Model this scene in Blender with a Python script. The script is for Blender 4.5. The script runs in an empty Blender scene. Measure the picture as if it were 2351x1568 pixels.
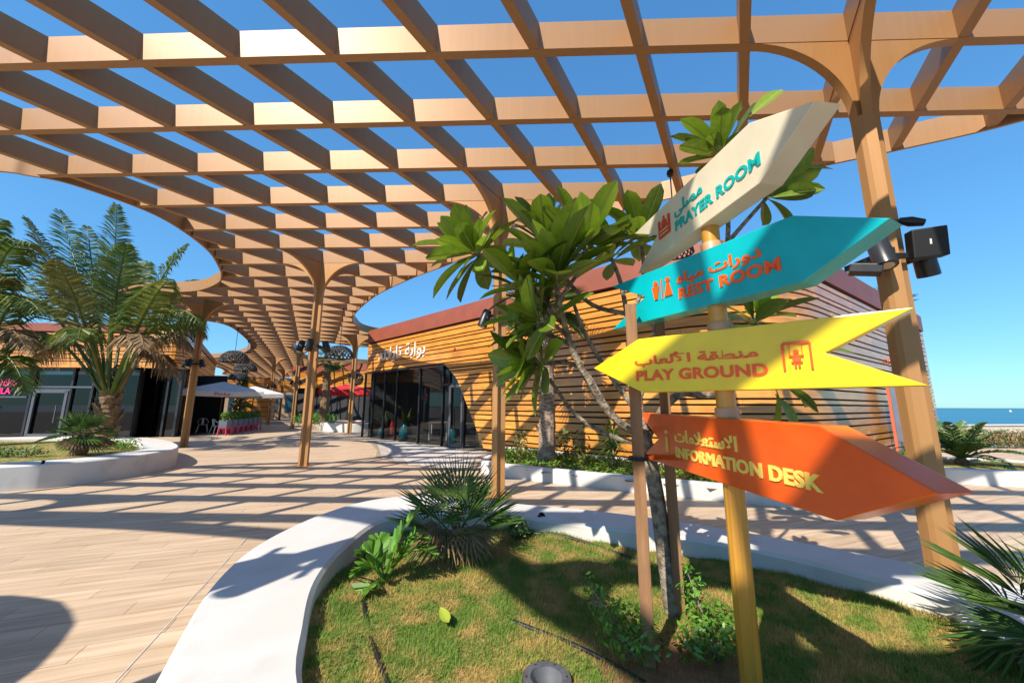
import bpy, bmesh, math, random
import numpy as np
from mathutils import Vector, Matrix, Quaternion
from mathutils.geometry import tessellate_polygon
random.seed(7); rng = np.random.default_rng(7)
SC = bpy.context.scene; COL = SC.collection
R_ = math.radians

# ---------------------------------------------------------------- camera
EYE = 1.55; FPX = 867.53; PITCH = R_(9.769); ROLL = R_(.175)
F = Vector((0, math.cos(PITCH), math.sin(PITCH))); U0 = Vector((0, -math.sin(PITCH), math.cos(PITCH)))
RT = math.cos(ROLL)*Vector((1, 0, 0)) + math.sin(ROLL)*U0
UP = -math.sin(ROLL)*Vector((1, 0, 0)) + math.cos(ROLL)*U0
cd = bpy.data.cameras.new('camera'); cam = bpy.data.objects.new('camera', cd); COL.objects.link(cam)
cd.sensor_width = 36; cd.lens = FPX/2351*36; cd.clip_start = .05; cd.clip_end = 60000
mw = Matrix.Identity(4)
for r in range(3):
    mw[r][0] = RT[r]; mw[r][1] = UP[r]; mw[r][2] = -F[r]
mw[2][3] = EYE; cam.matrix_world = mw; SC.camera = cam

# ---------------------------------------------------------------- sky, sun, exposure
SUN_AZ = 38.0; SUN_EL = 43.0           # shadows fall toward SUN_AZ (clockwise from +Y)
wd = bpy.data.worlds.new('World'); SC.world = wd; wd.use_nodes = True
wn = wd.node_tree.nodes; wl = wd.node_tree.links
sky = wn.new('ShaderNodeTexSky'); sky.sky_type = 'NISHITA'; sky.sun_disc = False
sky.sun_elevation = R_(SUN_EL); sky.sun_rotation = R_(SUN_AZ+180)
sky.altitude = 0; sky.air_density = 1.15; sky.dust_density = .2; sky.ozone_density = 5.0
bgn = wn['Background']; hsv = wn.new('ShaderNodeHueSaturation'); hsv.inputs['Saturation'].default_value = 1.32; hsv.inputs['Hue'].default_value = .502; gm = wn.new('ShaderNodeGamma'); gm.inputs[1].default_value = .58; wl.new(sky.outputs[0], gm.inputs[0]); wl.new(gm.outputs[0], hsv.inputs['Color']); tint = wn.new('ShaderNodeMix'); tint.data_type = 'RGBA'; tint.blend_type = 'MULTIPLY'; tint.inputs[0].default_value = 1; tint.inputs[7].default_value = (.52, .91, 1.15, 1); wl.new(hsv.outputs[0], tint.inputs[6]); wl.new(tint.outputs[2], bgn.inputs[0]); bgn.inputs[1].default_value = .212
sd = bpy.data.lights.new('sun', 'SUN'); sd.energy = 5.0; sd.angle = R_(.53); sd.color = (1, .92, .80)
so = bpy.data.objects.new('sun', sd); COL.objects.link(so)
SDIR = Vector((math.sin(R_(SUN_AZ))*math.cos(R_(SUN_EL)), math.cos(R_(SUN_AZ))*math.cos(R_(SUN_EL)), -math.sin(R_(SUN_EL))))
so.rotation_euler = SDIR.to_track_quat('-Z', 'Y').to_euler(); so.location = (-20, -25, 30)
SC.view_settings.view_transform = 'Standard'; SC.view_settings.look = 'None'
SC.view_settings.exposure = .64; SC.view_settings.gamma = 1; SC.view_settings.use_curve_mapping = False

# ---------------------------------------------------------------- pixel -> place helpers (2351 x 1568 picture)
def ray(x, y): return (x-1175.5)*RT + (784-y)*UP + FPX*F
def G(x, y, z=0.):
    d = ray(x, y); t = (z-EYE)/d.z; return Vector((d.x*t, d.y*t, z))
def AtY(x, y, Y):
    d = ray(x, y); t = Y/d.y; return Vector((d.x*t, Y, EYE+d.z*t))

# ---------------------------------------------------------------- materials
def hexl(h):
    h = h.lstrip('#'); o = []
    for k in (0, 2, 4):
        c = int(h[k:k+2], 16)/255; o.append(c/12.92 if c <= .04045 else ((c+.055)/1.055)**2.4)
    return o
MATS = {}
def mat(name, c1, c2=None, scale=6., rough=.6, metal=0., bump=0., bscale=40., stretch=(1, 1, 1), island=0., spec=.5,
        emit=0., detail=4., coords='pos', coat=0., trans=0., sub=0., ramp=(.35, .65), c3=None, s3=1.5, rotz=None):
    if name in MATS: return MATS[name]
    m = bpy.data.materials.new(name); m.use_nodes = True; MATS[name] = m
    N = m.node_tree.nodes; L = m.node_tree.links; b = N['Principled BSDF']
    b.inputs['Roughness'].default_value = rough; b.inputs['Metallic'].default_value = metal
    b.inputs['Specular IOR Level'].default_value = spec; b.inputs['Coat Weight'].default_value = coat
    b.inputs['Coat Roughness'].default_value = .12
    if trans: b.inputs['Transmission Weight'].default_value = trans
    geo = N.new('ShaderNodeNewGeometry'); mp = N.new('ShaderNodeMapping'); mp.inputs['Scale'].default_value = stretch
    if rotz is not None:
        mp.vector_type = 'TEXTURE'; mp.inputs['Rotation'].default_value = (0, 0, rotz); mp.inputs['Scale'].default_value = [1/q for q in stretch]
    if coords == 'pos': L.new(geo.outputs['Position'], mp.inputs[0])
    else:
        tc = N.new('ShaderNodeTexCoord'); L.new(tc.outputs['Object'], mp.inputs[0])
    col = None
    if c2 is None: c2 = [x*.86 for x in c1]
    nz = N.new('ShaderNodeTexNoise'); nz.inputs['Scale'].default_value = scale; nz.inputs['Detail'].default_value = detail
    L.new(mp.outputs[0], nz.inputs['Vector'])
    rp = N.new('ShaderNodeMapRange'); rp.inputs[1].default_value = ramp[0]; rp.inputs[2].default_value = ramp[1]
    L.new(nz.outputs[0], rp.inputs[0])
    mx = N.new('ShaderNodeMix'); mx.data_type = 'RGBA'
    mx.inputs[6].default_value = (*c1, 1); mx.inputs[7].default_value = (*c2, 1); L.new(rp.outputs[0], mx.inputs[0]); col = mx.outputs[2]
    if c3 is not None:
        n3 = N.new('ShaderNodeTexNoise'); n3.inputs['Scale'].default_value = s3; n3.inputs['Detail'].default_value = 3
        L.new(geo.outputs['Position'], n3.inputs['Vector'])
        r3 = N.new('ShaderNodeMapRange'); r3.inputs[1].default_value = .48; r3.inputs[2].default_value = .62; L.new(n3.outputs[0], r3.inputs[0])
        m3 = N.new('ShaderNodeMix'); m3.data_type = 'RGBA'; L.new(r3.outputs[0], m3.inputs[0]); L.new(col, m3.inputs[6])
        m3.inputs[7].default_value = (*c3, 1); col = m3.outputs[2]
    if island:
        hs = N.new('ShaderNodeHueSaturation'); mr = N.new('ShaderNodeMapRange')
        mr.inputs[3].default_value = 1-island; mr.inputs[4].default_value = 1+island
        ad = N.new('ShaderNodeMath'); ad.operation = 'ADD'; oi = N.new('ShaderNodeObjectInfo')
        fr = N.new('ShaderNodeMath'); fr.operation = 'FRACT'
        L.new(geo.outputs['Random Per Island'], ad.inputs[0]); L.new(oi.outputs['Random'], ad.inputs[1]); L.new(ad.outputs[0], fr.inputs[0])
        L.new(fr.outputs[0], mr.inputs[0]); L.new(mr.outputs[0], hs.inputs['Value']); L.new(col, hs.inputs['Color']); col = hs.outputs[0]
    L.new(col, b.inputs['Base Color'])
    if bump:
        n2 = N.new('ShaderNodeTexNoise'); n2.inputs['Scale'].default_value = bscale; n2.inputs['Detail'].default_value = 5
        L.new(mp.outputs[0], n2.inputs['Vector'])
        bp = N.new('ShaderNodeBump'); bp.inputs['Strength'].default_value = bump; bp.inputs['Distance'].default_value = .02
        L.new(n2.outputs[0], bp.inputs['Height']); L.new(bp.outputs[0], b.inputs['Normal'])
    if emit:
        b.inputs['Emission Color'].default_value = (*c1, 1); b.inputs['Emission Strength'].default_value = emit
    if sub:   # thin leaf: some light passes through
        tr = N.new('ShaderNodeBsdfTranslucent'); L.new(col, tr.inputs['Color']); ms = N.new('ShaderNodeMixShader'); ms.inputs[0].default_value = sub
        L.new(b.outputs[0], ms.inputs[1]); L.new(tr.outputs[0], ms.inputs[2]); L.new(ms.outputs[0], N['Material Output'].inputs[0])
    return m
def glass(name, tint, refl=1.5):
    m = bpy.data.materials.new(name); m.use_nodes = True; MATS[name] = m
    N = m.node_tree.nodes; L = m.node_tree.links; N.remove(N['Principled BSDF'])
    t = N.new('ShaderNodeBsdfTransparent'); t.inputs[0].default_value = (*tint, 1)
    g = N.new('ShaderNodeBsdfGlossy'); g.inputs['Roughness'].default_value = .015; g.inputs[0].default_value = (.9, .95, 1, 1)
    fr = N.new('ShaderNodeFresnel'); fr.inputs[0].default_value = refl
    mx = N.new('ShaderNodeMixShader'); L.new(fr.outputs[0], mx.inputs[0]); L.new(t.outputs[0], mx.inputs[1]); L.new(g.outputs[0], mx.inputs[2])
    L.new(mx.outputs[0], N['Material Output'].inputs[0]); return m

BRONZE = mat('bronze_paint', (.355, .192, .086), (.335, .18, .079), 3, .48, .15, .02, 60, (6, 6, .25), spec=.42, c3=(.345, .186, .083), s3=.6)
BRONZE2 = mat('bronze_column', (.40, .205, .074), (.37, .188, .065), 3, .45, .2, .02, 60, (6, 6, .25))
BLACK = mat('black_metal', (.012, .013, .016), (.02, .021, .025), 20, .38, .2)
GREYM = mat('grey_aluminium', (.14, .15, .17), None, 20, .4, .6)
DARKF = mat('dark_frame', (.03, .033, .038), None, 20, .4, .3)
SLAT = mat('wood_slat', (.70, .30, .048), (.50, .19, .028), 1.6, .36, 0, .06, 30, (1.0, 1.0, 9), island=.18, coat=.55, spec=.7)
BACK = mat('dark_backing', (.035, .018, .01), None, 5, .8)
BAND = mat('red_brown_band', (.27, .07, .038), (.235, .06, .032), 2, .5)
PLAST = mat('white_plaster', (.57, .56, .54), (.43, .395, .35), 2.6, .75, 0, .05, 90, ramp=(.52, .84), c3=(.54, .52, .485), s3=1.1, detail=8)
PLANK = mat('plank_tile', (.57, .43, .295), (.43, .305, .195), 2.2, .55, 0, .05, 30, (.55, 7, 1), island=.09, rotz=R_(21), detail=6)
GROUT = mat('grout_ground', (.30, .23, .17), None, 5, .9)
PALE = mat('pale_stone_tile', (.58, .545, .51), (.50, .465, .43), 3, .55, island=.06)
GLASS = glass('shop_glass', (.62, .66, .68), 1.45)
GLASSD = glass('dark_shop_glass', (.10, .125, .14), 1.45)
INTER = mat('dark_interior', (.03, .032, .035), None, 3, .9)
GRASSM = mat('turf', (.12, .17, .026), (.34, .22, .075), 5.5, .95, 0, .6, 60, ramp=(.40, .62), c3=(.30, .23, .065), s3=2.2)
BLADE = mat('grass_blade', (.13, .23, .022), (.44, .32, .09), 5.5, .75, 0, ramp=(.44, .63), island=.3, sub=.25)
SOIL = mat('red_soil', (.26, .12, .055), (.18, .08, .035), 12, .95, 0, .6, 60)
SAND = mat('sand', (.62, .52, .40), None, 3, .95, 0, .3, 30)
LEAF = mat('frangipani_leaf', (.11, .19, .014), (.165, .24, .02), 9, .36, 0, .15, 30, island=.35, sub=.3, coords='obj')
LEAFO = mat('frangipani_leaf_pale', (.20, .33, .02), (.26, .35, .03), 9, .34, 0, .15, 30, island=.3, sub=.3, coords='obj')
VEIN = mat('leaf_vein', (.30, .34, .12), None, 10, .5)
BARK = mat('bark', (.32, .255, .185), (.13, .10, .07), 22, .9, 0, 1.0, 45, ramp=(.4, .6))
STAKE = mat('stake_timber', (.30, .155, .07), (.19, .095, .04), 3, .8, 0, .3, 30, (6, 6, .6))
PALMG = mat('palm_green', (.085, .15, .02), (.16, .19, .04), 2.2, .5, island=.35, sub=.32)
PALMY = mat('palm_yellow', (.20, .19, .035), (.13, .14, .03), 3, .5, island=.3, sub=.25)
PALMB = mat('palm_dry', (.30, .20, .10), (.20, .125, .06), 3, .8, island=.3)
PALMD = mat('fan_palm_green', (.06, .13, .025), (.10, .17, .035), 4, .42, island=.3, sub=.15)
FIBRE = mat('palm_fibre', (.24, .155, .085), (.11, .07, .04), 14, .95, 0, .9, 30, (1, 1, 2.5))
SHRUB = mat('shrub_leaf', (.08, .21, .018), (.14, .29, .03), 9, .4, island=.4, sub=.25)
COVER = mat('ground_cover_leaf', (.10, .21, .018), (.16, .27, .03), 4, .5, island=.4, sub=.25)
HEDGE = mat('hedge_leaf', (.07, .13, .018), (.24, .13, .05), 3, .55, island=.4, sub=.2)
SEA = mat('sea_water', (.004, .13, .20), (.003, .10, .17), .05, .35, 0, .5, .8, (1, .25, 1))
WHITE = mat('white_paint', (.75, .74, .72), None, 3, .5)
CREAM = mat('cream_gloss', (.66, .59, .43), (.60, .53, .38), 7, .30, 0, coat=.3)
TEAL = mat('teal_gloss', (.0, .40, .44), (.0, .345, .38), 7, .28, 0, coat=.3)
YELL = mat('yellow_gloss', (.80, .60, .0), (.74, .535, .0), 7, .32, 0, coat=.2)
ORAN = mat('orange_gloss', (.80, .11, .008), (.70, .085, .008), 7, .28, 0, coat=.3)
LTEAL = mat('teal_letter', (.0, .38, .36), None, 2, .4)
LORAN = mat('orange_letter', (.85, .10, .0), None, 2, .4)
LYELL = mat('yellow_letter', (.88, .66, .13), None, 2, .4)
LRED = mat('red_letter', (.62, .06, .02), None, 2, .4)
POLE = mat('ochre_pole', (.56, .27, .035), (.50, .235, .03), 2, .36, .15, coat=.2, stretch=(4, 4, .3))
COLLAR = mat('pole_collar', (.50, .28, .14), None, 2, .4)
LENS = mat('lamp_lens', (.55, .5, .4), None, 30, .15, .3)
PINK = mat('pink_paint', (.62, .05, .12), None, 3, .5)
NEON = mat('pink_neon', (.9, .04, .25), None, 3, .4, emit=.35)
REDC = mat('red_canvas', (.62, .012, .012), None, 3, .7)
CANVAS = mat('white_canvas', (.66, .63, .60), None, 2, .8)
WOVEN = mat('woven_rattan', (.035, .037, .04), (.06, .062, .065), 20, .7)
TAN = mat('tan_render', (.52, .36, .22), (.46, .31, .18), 2, .8)
BLUEG = mat('blue_glass_panel', (.04, .1, .14), None, 3, .1)
REDP = mat('coral_paint', (.55, .13, .07), None, 3, .45)

# ---------------------------------------------------------------- object builders
ORG = {}
def link(o, parent=None, origin=(0, 0, 0)):
    COL.objects.link(o)
    if parent is not None: o.parent = parent
    ORG[o.name] = Vector(origin); return o
def thing(name, label, cat, loc=(0, 0, 0), group=None):
    o = bpy.data.objects.new(name, None); o.empty_display_size = .1; o.location = loc; link(o, None, loc)
    tag(o, label, cat, group); return o
def tag(o, label=None, cat=None, group=None, kind=None):
    if label: o['label'] = label
    if cat: o['category'] = cat
    if group: o['group'] = group
    if kind: o['kind'] = kind
    return o
class MB:
    def __init__(s): s.v = []; s.f = []
    def add(s, v, f):
        n = len(s.v); s.v += [tuple(p) for p in v]; s.f += [tuple(i+n for i in q) for q in f]; return s
    def box(s, x0, x1, y0, y1, z0, z1, M=None):
        v = [Vector((x, y, z)) for z in (z0, z1) for x, y in ((x0, y0), (x1, y0), (x1, y1), (x0, y1))]
        if M is not None: v = [M @ p for p in v]
        return s.add(v, [(3, 2, 1, 0), (4, 5, 6, 7), (0, 1, 5, 4), (1, 2, 6, 5), (2, 3, 7, 6), (3, 0, 4, 7)])
    def prism(s, poly, z0, z1, top=None):          # poly: ccw xy
        n = len(poly); t = top or poly
        s.add([(x, y, z0) for x, y in poly]+[(x, y, z1) for x, y in t],
              [tuple(range(n-1, -1, -1)), tuple(range(n, 2*n))]+[(i, (i+1) % n, n+(i+1) % n, n+i) for i in range(n)]); return s
    def bar(s, a, b, w, h=None, up=Vector((0, 0, 1))):  # box from a to b
        a = Vector(a); b = Vector(b); h = h or w; d = (b-a).normalized()
        x = d.cross(up); x = x.normalized() if x.length > 1e-4 else Vector((1, 0, 0)); y = x.cross(d)
        v = [p+x*sx*w/2+y*sy*h/2 for p in (a, b) for sx, sy in ((-1, -1), (1, -1), (1, 1), (-1, 1))]
        return s.add(v, [(0, 1, 2, 3), (7, 6, 5, 4), (0, 4, 5, 1), (1, 5, 6, 2), (2, 6, 7, 3), (3, 7, 4, 0)])
    def tube(s, pts, rad, n=8, cap=True):
        pts = [Vector(p) for p in pts]; m = len(pts); rad = rad if hasattr(rad, '__len__') else [rad]*m
        base = len(s.v); px = None
        for k in range(m):
            d = (pts[min(k+1, m-1)]-pts[max(k-1, 0)]).normalized()
            if px is None: px = d.orthogonal().normalized()
            px = (px-d*px.dot(d)).normalized(); py = d.cross(px)
            for q in range(n):
                a = 2*math.pi*q/n; s.v.append(tuple(pts[k]+(px*math.cos(a)+py*math.sin(a))*rad[k]))
        for k in range(m-1):
            for q in range(n):
                s.f.append((base+k*n+q, base+k*n+(q+1) % n, base+(k+1)*n+(q+1) % n, base+(k+1)*n+q))
        if cap:
            s.f.append(tuple(base+q for q in range(n-1, -1, -1))); s.f.append(tuple(base+(m-1)*n+q for q in range(n)))
        return s
    def lathe(s, c, prof, n=24, M=None, caps=True):          # prof: (r,z)
        base = len(s.v)
        for r, z in prof:
            for q in range(n):
                a = 2*math.pi*q/n; p = Vector((r*math.cos(a), r*math.sin(a), z)); p = M @ p if M is not None else p
                s.v.append(tuple(Vector(c)+p))
        for k in range(len(prof)-1):
            for q in range(n): s.f.append((base+k*n+q, base+k*n+(q+1) % n, base+(k+1)*n+(q+1) % n, base+(k+1)*n+q))
        if caps: s.f.append(tuple(base+q for q in range(n-1, -1, -1))); e = base+(len(prof)-1)*n; s.f.append(tuple(e+q for q in range(n)))
        return s
    def build(s, name, m, parent=None, smooth=False, bevel=0., fix=False):
        o0 = ORG[parent.name] if parent is not None else Vector((0, 0, 0))
        me = bpy.data.meshes.new(name)
        v = np.array(s.v, dtype=float).reshape(-1, 3)-np.array(o0)
        me.from_pydata(v.tolist(), [], s.f)
        if fix or bevel:
            bm = bmesh.new(); bm.from_mesh(me)
            if fix: bmesh.ops.recalc_face_normals(bm, faces=bm.faces)
            if bevel:
                ed = [e for e in bm.edges if len(e.link_faces) == 2 and e.calc_face_angle(0) > .5]
                bmesh.ops.bevel(bm, geom=ed, offset=bevel, segments=2, profile=.6, affect='EDGES')
            bm.to_mesh(me); bm.free()
        me.materials.append(m)
        if smooth:
            me.polygons.foreach_set('use_smooth', [True]*len(me.polygons))
        o = bpy.data.objects.new(name, me); link(o, parent, o0); return o
def smooth_angle(o, a=40):
    me = o.data; me.polygons.foreach_set('use_smooth', [True]*len(me.polygons)); me.set_sharp_from_angle(angle=R_(a)); return o
def spline(pts, k=8, closed=True):
    P = [np.array(p, float) for p in pts]; n = len(P); out = []
    for i in range(n if closed else n-1):
        if closed: a, b, c, d = P[i-1], P[i], P[(i+1) % n], P[(i+2) % n]
        else: a, b, c, d = P[max(i-1, 0)], P[i], P[i+1], P[min(i+2, n-1)]
        for t in np.arange(k)/k:
            out.append(tuple(.5*((2*b)+(-a+c)*t+(2*a-5*b+4*c-d)*t*t+(-a+3*b-3*c+d)*t**3)))
    if not closed: out.append(tuple(P[-1]))
    return out
def area(p): return .5*sum(p[i-1][0]*p[i][1]-p[i][0]*p[i-1][1] for i in range(len(p)))
def ccw(p): return p if area(p) > 0 else p[::-1]
def offset_poly(p, d):      # ccw, positive d grows inward
    n = len(p); out = []
    for i in range(n):
        a = Vector(p[i-1][:2]); c = Vector(p[(i+1) % n][:2]); t = (c-a).normalized(); nrm = Vector((-t.y, t.x)); out.append((p[i][0]+nrm.x*d, p[i][1]+nrm.y*d))
    return out
def inside(poly, x, y):     # vectorised
    P = np.array(poly); x = np.asarray(x); y = np.asarray(y); r = np.zeros(x.shape, bool); n = len(P); j = n-1
    for i in range(n):
        xi, yi = P[i][:2]; xj, yj = P[j][:2]
        c = ((yi > y) != (yj > y)) & (x < (xj-xi)*(y-yi)/(yj-yi+1e-12)+xi); r ^= c; j = i
    return r

# ---------------------------------------------------------------- lattice of the pergola
HC = 4.03; HP = HC+EYE; BD = .36; BW = .105
P0 = Vector((.06749*HC, .92968*HC))
LA = .2939346*HC*Vector((math.sin(R_(91.849)), math.cos(R_(91.849)))); LB = .3021*HC*Vector((math.sin(R_(30.62)), math.cos(R_(30.62))))
def LAT(i, j): return P0+i*LA+j*LB
UA = LA.normalized(); UB = LB.normalized()

# ================================================================= SETTING
mb = MB(); mb.add([(-400, -60, -.016), (22, -60, -.016), (30, 23, -.016), (42, 70, -.016), (60, 300, -.016), (-400, 300, -.016)], [(0, 1, 2, 3, 4, 5)])
ground = tag(mb.build('ground', GROUT), kind='structure')
mb = MB(); mb.add([(-30000, -30000, -2.2), (30000, -30000, -2.2), (30000, 30000, -2.2), (-30000, 30000, -2.2)], [(0, 1, 2, 3)])
tag(mb.build('sea', SEA), kind='structure')
mb = MB(); mb.add([(21.9, -60, -.010), (40, -60, -1.9), (47, 23, -1.9), (60, 70, -1.9), (42, 70, -.010), (30, 23, -.010)], [(0, 1, 2, 5), (5, 2, 3, 4)])
tag(mb.build('beach', SAND), kind='structure')

# ---- planters' outlines (needed before paving)
near_out = spline(ccw([(-1.44, 1.73), (-1.71, 2.24), (-1.9, 2.65), (-2.03, 3.09), (-2.06, 3.54), (-2.0, 4.07), (-1.84, 4.54), (-1.58, 4.86), (-1.2, 5.0), (-.6, 4.86), (-.04, 4.66), (.34, 4.53), (.85, 4.36), (1.56, 4.0), (1.96, 3.73), (2.3, 3.48), (2.87, 2.98), (3.22, 2.6), (3.5, 2.1), (3.5, 1.5), (3.1, .9), (2.3, .55), (1.2, .45), (.2, .5), (-.7, .8), (-1.2, 1.25)]), 5)
near_in = spline(ccw([(-.83, 1.73), (-1.04, 2.15), (-1.21, 2.56), (-1.30, 2.95), (-1.33, 3.4), (-1.30, 3.87), (-1.12, 4.12), (-.7, 4.24), (0.02, 4.12), (.3, 3.99), (.74, 3.81), (1.15, 3.62), (1.6, 3.42), (1.92, 3.2), (2.2, 2.92), (2.46, 2.6), (2.55, 2.42), (2.43, 2.27), (2.40, 2.1), (2.5, 1.85), (2.5, 1.5), (2.2, 1.2), (1.3, 1.05), (.3, 1.08), (-.4, 1.25)]), 5)
left_out = spline(ccw([(-9.23, 7.18), (-8.80, 7.6), (-8.48, 8.2), (-8.42, 9.0), (-8.62, 9.9), (-9.04, 10.6), (-9.9, 11.5), (-11.2, 12.6), (-13, 13.6), (-15.5, 14.1), (-18, 13.2), (-18.5, 10.5), (-17, 7.5), (-14, 5.6), (-11.5, 5.6)]), 5)
left_in = offset_poly(left_out, .75)
far_out = spline(ccw([(-.75, 9.55), (-.45, 9.1), (-.11, 8.78), (.95, 8.1), (2.05, 7.45), (2.82, 7.05), (3.56, 6.62), (4.6, 6.25), (5.8, 6.3), (7.0, 7.0), (9.0, 8.6), (11.7, 11.3), (12.3, 12.2), (11.6, 12.6), (9, 10.6), (6.5, 8.9), (5.2, 8.4), (4.2, 8.75), (2.2, 10.6), (.2, 12.4), (-.5, 12.2), (-.6, 10.8)]), 5)
far_in = offset_poly(far_out, .16)
alley_out = spline(ccw([(-11.6, 24.2), (-9.9, 23.3), (-8.8, 23.8), (-8.4, 25.2), (-9.6, 27.6), (-11.6, 29.2), (-13, 28.6), (-13.2, 26.4)]), 6); alley_in = offset_poly(alley_out, .4)
ZR = .45
def planter(name, outer, inner, z, zb, label, cat='planter'):
    t = thing(name, label, cat, (sum(p[0] for p in outer)/len(outer), sum(p[1] for p in outer)/len(outer), 0))
    n = len(outer); m = len(inner); mb = MB()
    c = .025
    rings = [(outer, 0.), (outer, z-c), (offset_poly(outer, c), z), (offset_poly(inner, -c), z), (inner, z-c), (inner, zb)]
    for R, zz in rings: mb.v += [(p[0], p[1], zz) for p in R]
    def bridge(a, na, b, nb):
        i = j = 0; f = []
        # both rings ccw and roughly aligned: greedy zip
        A = [Vector(v[:2]) for v in mb.v[a:a+na]]; B = [Vector(v[:2]) for v in mb.v[b:b+nb]]
        s = min(range(nb), key=lambda k: (B[k]-A[0]).length)
        while i < na or j < nb:
            da = (A[(i+1) % na]-B[(s+j) % nb]).length if i < na else 1e9
            db = (A[i % na]-B[(s+j+1) % nb]).length if j < nb else 1e9
            if da <= db: f.append((a+i % na, a+(i+1) % na, b+(s+j) % nb)); i += 1
            else: f.append((a+i % na, b+(s+j+1) % nb, b+(s+j) % nb)); j += 1
        return f
    offs = [0, n, 2*n, 3*n, 3*n+m, 3*n+2*m]; cnt = [n, n, n, m, m, m]
    for k in range(5):
        if cnt[k] == cnt[k+1]: mb.f += [(offs[k]+i, offs[k]+(i+1) % n, offs[k+1]+(i+1) % n, offs[k+1]+i) for i in range(cnt[k])] if cnt[k] == n else [(offs[k]+i, offs[k]+(i+1) % m, offs[k+1]+(i+1) % m, offs[k+1]+i) for i in range(cnt[k])]
        else: mb.f += bridge(offs[k], cnt[k], offs[k+1], cnt[k+1])
    smooth_angle(mb.build('rim', PLAST, t, fix=True), 35); return t
pl_near = planter('planter', near_out, near_in, ZR, .05, 'large white kidney shaped planter in the foreground holding the signpost')
pl_left = planter('planter', left_out, left_in, ZR, .05, 'white curved planter at the left holding the coconut palm')
pl_far = planter('planter', far_out, far_in, .28, .02, 'long low white planter running along the right timber building')
pl_al = planter('planter', alley_out, alley_in, .5, .05, 'pale planter far down the walkway beside the grey paving')

# ---- plank paving
PAZ = R_(69); pu = Vector((math.sin(PAZ), math.cos(PAZ))); pv = Vector((-pu.y, pu.x))
pale_poly = [tuple(G(*q)[:2]) for q in [(770, 984), (800, 993), (845, 1012), (866, 1034), (862, 1050), (925, 1068), (1010, 1078), (1090, 1080), (1125, 1076)]]+[(-.9, 10.2), (-.5, 12.9), (-.7, 13.6), (-7.7, 20.0), (-9.5, 26), (-11.0, 26.3)]
pale_poly = ccw(pale_poly)
PL, PW = 1.2, .197
cells = []
for r in range(-60, 190):
    offx = (r*.4) % 1.2
    for c in range(-45, 26):
        x = c*PL+offx; y = r*.2; p = pu*(x+PL/2)+pv*(y+PW/2)
        if p.y < -1 or p.y > 40 or p.x < -32 or p.x > 24 or abs(p.x) > p.y*1.45+3.5: continue
        if p.y > 20 and p.x > -6: continue
        cells.append((x, y, p))
XS = np.array([c[2].x for c in cells]); YS = np.array([c[2].y for c in cells])
hid = inside(offset_poly(near_out, .75), XS, YS) | inside(offset_poly(left_out, .75), XS, YS) | inside(offset_poly(far_out, .75), XS, YS)
cells = [c for c, h in zip(cells, hid) if not h]
def plank_box(mb, x, y, z0=-.016, z1=0., dx=0, tone=0):
    a = pu*(x+.002)+pv*(y+.002); b = pu*(x+PL-.002)+pv*(y+.002); c = pu*(x+PL-.002)+pv*(y+PW-.0005); d = pu*(x+.002)+pv*(y+PW-.0005)
    mb.add([(q.x, q.y, z0) for q in (a, b, c, d)]+[(q.x, q.y, z1) for q in (a, b, c, d)], [(4, 5, 6, 7), (0, 1, 5, 4), (1, 2, 6, 5), (2, 3, 7, 6), (3, 0, 4, 7)])
def vis(p):
    d = Vector((p.x, p.y, -EYE)); w = d.dot(F); return w > .1 and abs(d.dot(RT)/w) < 1.5 and d.dot(UP)/w > -.98
near = sorted([c for c in cells if vis(c[2])], key=lambda c: c[2].length)[:300]; ns = set(id(c) for c in near)
m0 = MB(); plank_box(m0, 0, 0); pm = m0.build('plank', PLANK, ground); first = True
for x, y, p in near:
    o = pm if first else pm.copy()
    if not first: COL.objects.link(o)
    first = False
    w = pu*x+pv*y; o.location = (w.x, w.y, random.uniform(-.0007, .0007))
mb = MB()
for c in cells:
    if id(c) not in ns: plank_box(mb, c[0], c[1])
tag(mb.build('far_planks', PLANK, ground), kind='stuff')
mb = MB(); n = len(pale_poly); mb.add([(x, y, .004) for x, y in pale_poly], [tuple(range(n))]); pale = tag(mb.build('pale_paving', GROUT), kind='structure')
mb = MB()
for r in range(0, 110):
    for c in range(-10, 24):
        x0 = c*.6+(.3 if r % 2 else 0); y0 = r*.2
        q = [(pu*(x0+a)+pv*(y0+b)) for a, b in ((.002, .002), (.598, .002), (.598, .198), (.002, .198))]
        if all(inside(pale_poly, np.array([v.x]), np.array([v.y]))[0] for v in q):
            mb.add([(v.x, v.y, .005) for v in q]+[(v.x, v.y, .011) for v in q], [(4, 5, 6, 7), (0, 1, 5, 4), (1, 2, 6, 5), (2, 3, 7, 6), (3, 0, 4, 7)])
tag(mb.build('pale_tiles', PALE, pale), kind='stuff')
# expansion joint strip across the planks
a = G(262, 1568); b = G(585, 1215); jm = MB(); jm.bar(Vector((a.x, a.y, .0015)), Vector((b.x, b.y, .0015)), .007, .004); jm.build('expansion_joint', PALE, ground)

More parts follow.
